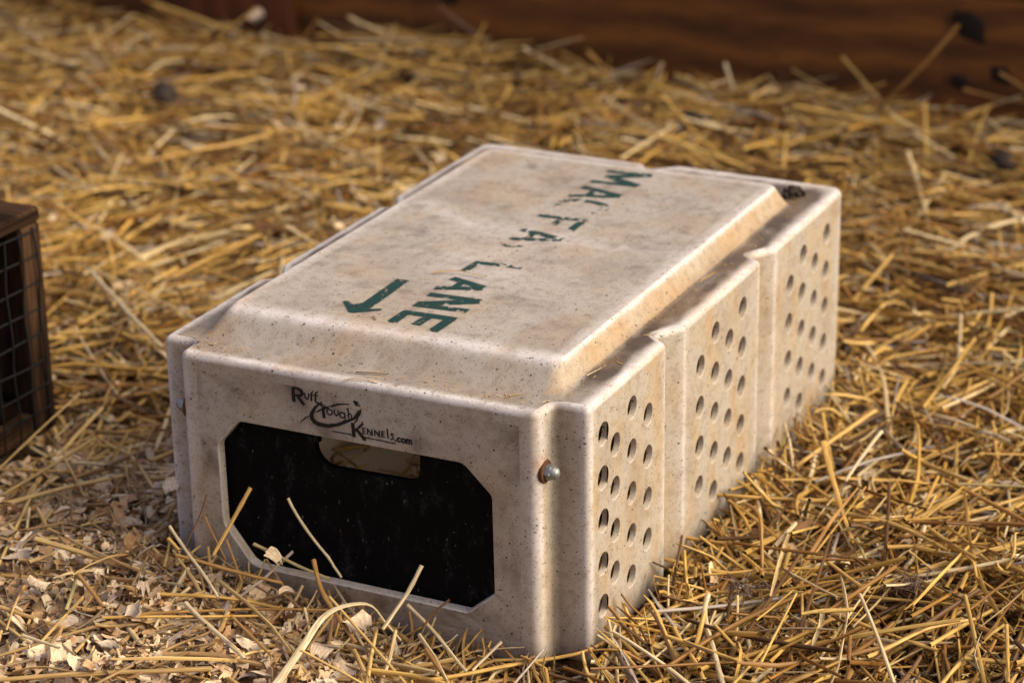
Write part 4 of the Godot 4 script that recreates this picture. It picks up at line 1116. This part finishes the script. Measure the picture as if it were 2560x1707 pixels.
# ---------- the straws one can single out: [name, radius mm, tone, label, points in metres] ----------
var STRAWS := [
	["straw_stalk", 2.3, "g", "thick golden stalk propped against the left of the black door", [-0.102, 0.119, -0.012, -0.112, 0.092, -0.030, -0.121, 0.065, -0.050]],
	["straw_stalk", 1.5, "p", "thin pale straw hanging kinked across the middle of the black door", [-0.067, 0.112, -0.006, -0.025, 0.063, -0.012, -0.022, 0.058, -0.013, -0.011, 0.048, -0.016]],
	["straw_stalk", 2.5, "p", "thick pale stalk with one node leaning up toward the door bottom", [0.074, 0.080, -0.020, 0.068, 0.060, -0.035, 0.055, 0.033, -0.060]],
	["straw_leaf", 4.2, "p", "long pale bent leaf arching up in front of the door", [0.007, 0.019, -0.163, 0.011, 0.036, -0.125, 0.014, 0.050, -0.088, 0.025, 0.054, -0.068, 0.037, 0.048, -0.049, 0.047, 0.030, -0.041, 0.059, 0.011, -0.034]],
	["straw_stalk", 1.9, "v", "olive straw lying along the bottom lip of the door opening", [-0.097, 0.067, -0.020, -0.057, 0.057, -0.022, -0.015, 0.052, -0.026]],
	["straw_stalk", 2.0, "p", "pale white straw slanting down right of the leaning thick stalk", [0.053, 0.039, -0.010, 0.086, 0.022, -0.020, 0.112, 0.012, -0.035, 0.131, 0.010, -0.050]],
	["straw_stalk", 1.7, "p", "short pale straw tilted up before the lower right front corner", [0.150, 0.029, -0.020, 0.141, 0.018, -0.030, 0.134, 0.010, -0.045]],
	["straw_twig", 1.4, "b", "brown twig with a dark node under the lower right door corner", [0.096, 0.048, -0.012, 0.080, 0.032, -0.020, 0.075, 0.016, -0.030]],
	["straw_stalk", 2.2, "g", "long golden straw running across below the front right corner", [0.106, 0.009, -0.075, 0.145, 0.008, -0.035, 0.181, 0.008, -0.000, 0.210, 0.012, 0.023, 0.222, 0.014, 0.048]],
	["straw_stalk", 2.2, "g", "bright golden straw, upper of the three lying level front left", [-0.150, 0.040, -0.094, -0.101, 0.036, -0.071, -0.053, 0.027, -0.052]],
	["straw_stalk", 1.8, "g", "long golden straw with nodes, lowest of the three lying level front left", [-0.171, 0.039, -0.153, -0.110, 0.037, -0.119, -0.057, 0.029, -0.078]],
	["straw_stalk", 1.9, "o", "long tan straw lying level in front of the door under the olive one", [-0.156, 0.034, -0.126, -0.079, 0.029, -0.070, -0.017, 0.019, -0.023]],
	["straw_stalk", 1.8, "p", "pale straight straw crossing the golden level straws at front left", [-0.176, 0.075, -0.035, -0.150, 0.064, -0.050, -0.088, 0.049, -0.095]],
	["straw_stalk", 2.6, "p", "flat greyish white straw slanting across the foreground shavings", [-0.117, 0.037, -0.104, -0.029, 0.024, -0.150]],
	["straw_stalk", 2.0, "p", "short cream straw among shavings at the lower left edge", [-0.207, 0.033, -0.218, -0.168, 0.031, -0.220]],
	["straw_twig", 1.1, "o", "thin orange stem standing before the lower left of the frame", [-0.151, 0.082, -0.015, -0.140, 0.068, -0.020, -0.121, 0.051, -0.030]],
	["straw_twig", 0.9, "b", "hair thin brown stem curving up by the left front corner", [-0.144, 0.107, -0.020, -0.148, 0.089, -0.025, -0.158, 0.059, -0.040]],
	["straw_twig", 1.3, "o", "knobbly orange stem just left of the olive straw", [-0.126, 0.066, -0.020, -0.114, 0.056, -0.030, -0.096, 0.042, -0.045]],
	["straw_stalk", 2.3, "o", "short amber stalk lying in the shavings left of the kennel front", [-0.228, 0.047, -0.107, -0.178, 0.041, -0.140]],
	["straw_stalk", 2.0, "v", "olive straw folded in a hook among the shavings at left", [-0.218, 0.039, -0.142, -0.231, 0.048, -0.110, -0.228, 0.062, -0.111]],
	["straw_stalk", 1.8, "o", "golden brown straw sloping down under the door middle", [-0.073, 0.027, -0.099, -0.012, 0.019, -0.134]],
	["straw_stalk", 2.1, "g", "stubby bright straw tip just outside the left front corner", [-0.161, 0.077, -0.060, -0.144, 0.073, -0.070]],
	["straw_stalk", 2.0, "o", "amber straw lying from the left corner toward the door middle", [-0.154, 0.062, -0.060, -0.105, 0.056, -0.055, -0.050, 0.051, -0.050]],
	["straw_stalk", 2.3, "o", "brown orange stem crossing behind the arching pale leaf", [-0.032, 0.060, -0.025, -0.008, 0.042, -0.050, 0.046, 0.026, -0.090]],
	["straw_stalk", 3.0, "g", "thick golden stalk beside the rear bottom edge of the kennel", [0.291, 0.037, 0.579, 0.270, 0.029, 0.509, 0.251, 0.020, 0.446]],
	["straw_stalk", 2.0, "p", "thin pale straw kinked upward right of the kennel side", [0.324, 0.057, 0.499, 0.314, 0.036, 0.422, 0.312, 0.020, 0.412]],
	["straw_leaf", 3.4, "g", "long golden blade rising steeply right of the middle side panel", [0.290, 0.066, 0.416, 0.331, 0.036, 0.347, 0.359, 0.016, 0.310]],
	["straw_stalk", 2.2, "g", "short golden straw tip pointing at the rear side panel", [0.268, 0.026, 0.420, 0.303, 0.018, 0.404]],
	["straw_stalk", 2.0, "o", "amber straw standing upright with a sharp kink near the kennel side", [0.251, 0.036, 0.305, 0.279, 0.046, 0.267, 0.293, 0.031, 0.236, 0.302, 0.014, 0.216]],
	["straw_stalk", 2.4, "g", "golden straw reaching the side wall between two vented panels", [0.213, 0.021, 0.250, 0.240, 0.022, 0.252, 0.266, 0.020, 0.257]],
	["straw_stalk", 3.0, "p", "thick pale stalk with a bend standing in the right foreground", [0.278, 0.026, 0.140, 0.288, 0.017, 0.109, 0.345, 0.017, 0.007]],
	["straw_stalk", 2.6, "g", "golden stalk left of the thick bent stalk in the right foreground", [0.267, 0.016, 0.087, 0.297, 0.017, 0.048, 0.327, 0.018, 0.006]],
	["straw_stalk", 2.6, "k", "split dark purplish stalk at the bottom by the front side panel", [0.224, 0.016, 0.046, 0.251, 0.017, 0.009, 0.277, 0.017, -0.025]],
	["straw_stalk", 1.6, "g", "fine straight straw pointing at the front side panel base", [0.247, 0.018, 0.185, 0.295, 0.021, 0.210, 0.344, 0.020, 0.239]],
	["straw_stalk", 2.6, "g", "long greenish gold straw sloping down the right foreground", [0.378, 0.020, 0.170, 0.437, 0.020, 0.154, 0.490, 0.018, 0.144]],
	["straw_leaf", 4.0, "v", "broad pale green flat blade lying in the right foreground", [0.436, 0.020, 0.184, 0.468, 0.024, 0.195, 0.494, 0.022, 0.219]],
	["straw_stalk", 2.3, "g", "golden stalk running on from the broad green blade", [0.488, 0.018, 0.220, 0.535, 0.018, 0.200]],
	["straw_stalk", 1.9, "v", "grey pink straw lying level at the right edge", [0.397, 0.022, 0.470, 0.434, 0.022, 0.485, 0.479, 0.023, 0.499]],
	["straw_stalk", 2.1, "g", "golden straw rising to the right edge under the grey pink one", [0.433, 0.018, 0.434, 0.455, 0.022, 0.458, 0.481, 0.024, 0.488]],
	["straw_stalk", 2.3, "g", "golden stalk lying along the base of the front side panel", [0.218, 0.013, 0.035, 0.249, 0.019, 0.106, 0.276, 0.024, 0.147]],
	["straw_stalk", 2.1, "g", "golden straw under the steep blade slanting down right", [0.347, 0.018, 0.251, 0.410, 0.018, 0.200]],
	["straw_stalk", 1.9, "v", "olive straw sloping down right of the steep golden blade", [0.359, 0.020, 0.318, 0.380, 0.020, 0.280, 0.397, 0.016, 0.257]],
	["straw_stalk", 2.2, "o", "amber straw upright near the right edge beyond the pink one", [0.420, 0.037, 0.575, 0.437, 0.017, 0.533]],
	["straw_stalk", 1.9, "g", "straight golden straw pointing down at the bottom right corner", [0.535, 0.022, 0.198, 0.563, 0.020, 0.102]],
	["straw_stalk", 2.4, "g", "golden straw crossing the green blade towards the corner", [0.443, 0.020, 0.090, 0.473, 0.020, 0.154, 0.506, 0.018, 0.200]],
	["straw_stalk", 3.4, "o", "long brown straw leaning up against the dark timber at right", [0.076, 0.172, 1.604, 0.026, 0.107, 1.611, -0.041, 0.034, 1.638]],
	["straw_stalk", 2.8, "g", "blurred straw standing upright near the timber at right", [0.031, 0.092, 1.609, 0.064, 0.061, 1.511, 0.089, 0.032, 1.436]],
	["straw_stalk", 2.6, "o", "blurred amber straw at the right edge against dark timber", [0.095, 0.113, 1.773, 0.144, 0.093, 1.763]],
	["straw_stalk", 2.6, "o", "blurred brown straw lying level at right edge below the amber one", [0.043, 0.083, 1.766, 0.091, 0.073, 1.773, 0.144, 0.073, 1.769]],
	["straw_stalk", 2.8, "b", "short brown straw sticking up before the timber at right", [-0.104, 0.073, 1.724, -0.088, 0.058, 1.727, -0.062, 0.035, 1.715]],
	["straw_stalk", 3.6, "p", "pale blurred straw leaning on the timber above the kennel left end", [-0.646, 0.073, 1.691, -0.612, 0.053, 1.706, -0.570, 0.035, 1.705]],
	["straw_stalk", 3.4, "o", "short blurred straw stub left of the upright stub by the timber", [-0.550, 0.063, 1.728, -0.513, 0.035, 1.728]],
	["straw_stalk", 3.6, "p", "short upright blurred straw stub against the timber middle", [-0.436, 0.068, 1.754, -0.442, 0.035, 1.744]],
	["straw_stalk", 3.4, "p", "short tilted blurred straw stub right of the upright stub", [-0.317, 0.068, 1.719, -0.294, 0.035, 1.697]],
	["straw_stalk", 3.6, "p", "pale blurred straw tip before the timber beside the post", [-0.951, 0.082, 1.675, -0.932, 0.058, 1.712, -0.908, 0.035, 1.747]],
	["straw_stalk", 3.2, "g", "long blurred straw rising right from the wire crate toward kennel", [-0.656, 0.018, 0.449, -0.645, 0.027, 0.554, -0.653, 0.023, 0.704]],
	["straw_stalk", 3.0, "p", "long pale bent straw sloping down from crate toward the kennel corner", [-0.720, 0.021, 0.612, -0.546, 0.028, 0.463, -0.491, 0.019, 0.429]],
	["straw_stalk", 2.6, "g", "blurred golden straw low between the wire crate and the kennel", [-0.570, 0.018, 0.332, -0.536, 0.020, 0.429]],
	["straw_stalk", 3.6, "g", "thick blurred golden straw lying level behind the wire crate", [-0.936, 0.021, 0.840, -0.899, 0.027, 0.875, -0.879, 0.022, 0.927]],
	["straw_stalk", 3.2, "g", "blurred straw pointing up right above the middle left bedding", [-0.782, 0.020, 0.777, -0.780, 0.029, 0.862]],
	["straw_stalk", 3.4, "g", "long curved straw behind the kennel left of its rear corner", [-0.876, 0.027, 1.209, -0.800, 0.036, 1.260, -0.756, 0.032, 1.363]],
	["straw_stalk", 3.2, "g", "long straight straw left of the kennel roof middle", [-0.878, 0.022, 0.969, -0.812, 0.031, 1.031, -0.766, 0.028, 1.141]],
	["straw_stalk", 2.8, "p", "pale straw sloping steeply down left of the kennel roof", [-1.085, 0.033, 1.127, -0.932, 0.027, 0.985, -0.836, 0.019, 0.884]],
	["straw_stalk", 3.2, "g", "long straw lying level behind the rear right kennel corner", [-0.213, 0.030, 1.341, -0.105, 0.037, 1.377, -0.017, 0.032, 1.434]],
]

func placed_straws() -> void:
	var i := 0
	for s in STRAWS:
		i += 1
		var raw: Array = s[4]; var pts := []
		var base := Vector3.ZERO
		for k in range(0, raw.size(), 3): pts.append(K(raw[k], raw[k + 1], raw[k + 2]))
		base = pts[0]
		for p in pts: if p.y < base.y: base = p
		for k in pts.size(): pts[k] -= base
		if base.z > -0.02 and base.x < 0.12: base.y += 0.006
		base.y += swell(base.x, -base.z)
		var leaf: bool = s[0] == "straw_leaf"
		var m := tube_mesh(pts, s[1] * 0.001 * 0.92, 8, 0.28 if leaf else 0.85, not leaf, 0.5 if leaf else 0.2, i)
		var o := put(s[0], m, M["straw_" + s[2]]); o.position = base
		tag(o, s[3], "straw", "straw stalks that stand out from the bedding")

var SHAVINGS := [
	[-0.248, 0.040, -0.168, 0.034, "largest cream shaving with torn end at the lower left edge"],
	[-0.256, 0.046, -0.128, 0.024, "ragged cream shaving above the largest one at left edge"],
	[-0.305, 0.043, -0.087, 0.020, "curled cream shaving high at the left edge of the foreground"],
	[-0.159, 0.046, -0.106, 0.018, "white wedge shaving left of the level golden straws"],
	[-0.039, 0.049, -0.060, 0.022, "frayed cream shaving below the lip of the door opening"],
	[-0.046, 0.032, -0.138, 0.015, "small white shaving on the flat greyish straw"],
	[-0.081, 0.042, -0.094, 0.012, "tiny white shaving upright on the level golden straws"],
	[0.036, 0.042, -0.070, 0.028, "large cream shaving curled beneath the arching leaf"],
	[0.031, 0.023, -0.090, 0.022, "smooth cream shaving under the arching leaf"],
	[0.087, 0.025, -0.060, 0.017, "crumpled white shaving at the foot of the thick stalk"],
	[0.024, 0.021, -0.109, 0.022, "pointed cream shaving standing at the bottom edge"],
	[-0.070, 0.065, -0.030, 0.022, "greyish tan shaving against the lower lip of the opening"],
	[0.023, 0.040, -0.040, 0.016, "cream shaving tilted on the lip under the door middle"],
	[-0.153, 0.041, -0.136, 0.020, "folded tan shaving left of the foreground stalks"],
	[-0.215, 0.085, 0.030, 0.022, "pale shaving resting upright by the left kennel corner"],
	[-0.752, 0.028, 1.136, 0.034, "large bright blurred shaving behind the kennel at left"],
	[-0.909, 0.028, 1.138, 0.026, "bright blurred shaving left of the largest background one"],
	[-0.689, 0.029, 1.297, 0.020, "oval pale shaving behind the kennel rear left corner"],
	[-0.578, 0.029, 1.275, 0.020, "oval pale shaving touching the kennel rear left corner"],
	[-1.113, 0.023, 1.006, 0.022, "round pale blurred shaving at the far left edge"],
	[-0.044, 0.042, 1.619, 0.030, "lilac white flat shaving before the dark timber"],
	[-0.795, 0.020, 0.763, 0.016, "small pale shaving between the wire crate and kennel"],
	[-1.179, 0.035, 1.755, 0.030, "pale blurred shaving at the foot of the wooden post"],
	[0.272, 0.020, 0.458, 0.014, "small white shaving right of the kennel rear panel"],
	[0.406, 0.021, 0.523, 0.018, "round tan shaving in the straw at right"],
]

func debris() -> void:
	var i := 0
	for s in SHAVINGS:
		i += 1
		var sz: float = s[3] * (1.25 if s[2] > 0.3 else 1.0)
		var t := shaving_mesh([1.2, 0.6, 2.0][i % 3], [0.45, 0.7, 0.3][i % 3], 60 + i, [0.75, 0.6, 0.9][i % 3])
		var o := put("wood_shaving", t, M.shaving_cream)
		o.transform = Transform3D(Basis.from_euler(Vector3(0.55 + 0.35 * sin(i * 2.1), i * 1.7, 0.35 * cos(i * 3.3))).scaled(Vector3.ONE * sz), K(s[0], s[1] + swell(s[0], s[2]) + (0.014 if s[2] > 0.3 else 0.004), s[2]))
		tag(o, s[4], "wood shaving", "wood shavings that stand out from the bedding")
	# dark droppings and clods
	var clods := [
		[-1.045, 0.034, 1.272, 0.019, "round dark dropping in the straw left of the kennel roof"],
		[-0.280, 0.034, 1.492, 0.013, "dark clod in the straw behind the kennel, near the timber"],
		[-0.610, 0.034, 1.590, 0.010, "small dark clod in the straw just below the timber wall"],
		[0.190, 0.034, 1.442, 0.018, "dark clump in the straw at the right edge below the timber"]]
	for c in clods:
		var t := Tris.new()
		for k in 4: lump(t, Vector3(sin(k * 2.2) * c[3] * 0.45, cos(k * 1.7) * c[3] * 0.2, cos(k * 2.9) * c[3] * 0.4), Vector3(c[3], c[3] * 0.75, c[3] * 0.85) * (1.0 - k * 0.14), c[0] * 5.0 + k, 0.5)
		var o := put("clod", t.mesh(), M.dark_clod); o.position = K(c[0], c[1] + swell(c[0], c[2]) + 0.007, c[2])
		tag(o, c[4], "clod")
	# frayed tufts of dark rotten litter in the right foreground
	for c in [[0.300, 0.016, 0.165, 0.030, "dark rotten tuft in the straw before the front side panel"], [0.436, 0.018, 0.236, 0.030, "dark frayed tuft in the right foreground straw beside the green blade"]]:
		var n := root_of("litter_tuft", K(c[0], c[1] + swell(c[0], c[2]) + 0.004, c[2])); tag(n, c[4], "litter")
		for k in 26:
			var d := Vector3(rng.randfn(), rng.randfn() * 0.35, rng.randfn()).normalized()
			var s: Vector3 = Vector3(rng.randfn(), rng.randfn() * 0.4, rng.randfn()) * c[3] * 0.33
			var m := tube_mesh([s - d * 0.012, s + Vector3(0, 0.004, 0), s + d * rng.randf_range(0.008, 0.02) + Vector3(0, rng.randfn() * 0.004, 0)], rng.randf_range(0.0005, 0.0014), 5, 0.6, false, 0.6, k)
			put("fibre", m, M.straw_k if k % 3 else M.straw_b, n)
	roof_debris()

func roof_debris() -> void:
	# what lies on the kennel
	var c := root_of("droppings", K(0.1745, H + 0.001, 0.638)); tag(c, "dark crumbly dropping on the rear right ledge of the kennel", "dropping")
	for k in 9:
		var t := Tris.new(); var a := k * 2.4
		lump(t, Vector3(cos(a) * 0.0105 * sqrt(k / 8.0), 0.003 + 0.003 * (1.0 - k / 8.0), sin(a) * 0.014 * sqrt(k / 8.0)), Vector3(0.0044, 0.0042, 0.0040) * (1.0 - 0.05 * k), k * 3.1, 0.6)
		put("crumb", t.mesh(), M.dark_clod, c)
	var bits := [
		["straw_sliver", "g", 1.1, "curved golden straw sliver lying across the stencilled letters", [-0.034, H2 + 0.0018, 0.2195, -0.011, H2 + 0.003, 0.2300, 0.0155, H2 + 0.0018, 0.2260]],
		["straw_sliver", "b", 1.3, "dark straw fragment on the front ledge above the logo", [-0.006, H + 0.0016, 0.0180, 0.010, H + 0.002, 0.0205, 0.022, H + 0.0016, 0.0235]],
		["straw_sliver", "o", 0.8, "thin bent straw sliver hanging at the front edge above the logo", [-0.0085, H - 0.001, -0.0010, -0.004, H + 0.0016, 0.0040, 0.006, H + 0.0022, 0.0058, 0.0225, H + 0.0012, 0.0060]],
		["straw_sliver", "o", 1.0, "brown straw chip on the far roof end near the first letter", [-0.108, H2 + 0.0014, 0.5800, -0.096, H2 + 0.0016, 0.5690]],
		["straw_sliver", "g", 0.8, "short golden sliver on the front right corner of the ledge", [0.139, H + 0.0012, 0.0250, 0.147, H + 0.002, 0.0330]],
		["straw_sliver", "g", 0.9, "golden sliver in the right ledge gutter by the middle bay", [0.182, H + 0.0012, 0.3560, 0.186, H + 0.0016, 0.3860]],
		["straw_sliver", "p", 0.8, "pale sliver in the right ledge gutter by the front bay", [0.181, H + 0.0012, 0.0920, 0.187, H + 0.0014, 0.1150]],
		["straw_sliver", "b", 0.7, "brown sliver on the front roof shoulder at the right", [0.166, H + 0.006, 0.0640, 0.1705, H + 0.005, 0.0720]],
		["straw_sliver", "b", 0.9, "brown fibre on the roof beside the arrow head", [-0.031, H2 + 0.0012, 0.0960, -0.024, H2 + 0.0014, 0.0900]]]
	var i := 0
	for s in bits:
		i += 1
		var raw: Array = s[4]; var pts := []
		for k in range(0, raw.size(), 3): pts.append(K(raw[k], raw[k + 1], raw[k + 2]))
		var b: Vector3 = pts[0]
		for k in pts.size(): pts[k] -= b
		var o := put(s[0], tube_mesh(pts, s[2] * 0.001, 6, 0.5, false, 0.5, 90 + i), M["straw_" + s[1]]); o.position = b
		tag(o, s[3], "straw", "slivers lying on the kennel")
	# dust of chaff on ledge and roof
	var m := unit_straw(0.6, 0.0, 0.35, true, 17); var xf := []; var cl := []
	for k in 240:
		var f := rng.randf(); var x := rng.randf_range(-0.17, 0.175); var z := rng.randf_range(0.006, 0.03); var y := H
		if f > 0.45 and f < 0.7: x = rng.randf_range(0.178, 0.196); z = rng.randf_range(0.05, 0.66)
		elif f >= 0.7:
			x = rng.randf_range(-0.145, 0.145); z = rng.randf_range(0.10, 0.58); y = roof_y(x, z)
		elif rng.randf() < 0.5: x = [-0.13, -0.155, 0.12, 0.135, 0.02][rng.randi_range(0, 4)] + rng.randfn() * 0.012
		var yaw := rng.randf() * TAU
		xf.append(lay(K(x, y + 0.0006, z), Vector3(cos(yaw), 0.03, sin(yaw)).normalized(), rng.randf_range(0.001, 0.006), rng.randf_range(0.0002, 0.0006), 0.0)); cl.append(tint(0.2))
	scatter("chaff_dust", "specks of chaff dusted over the kennel roof and ledge", "chaff", m, M.straw, xf, cl)
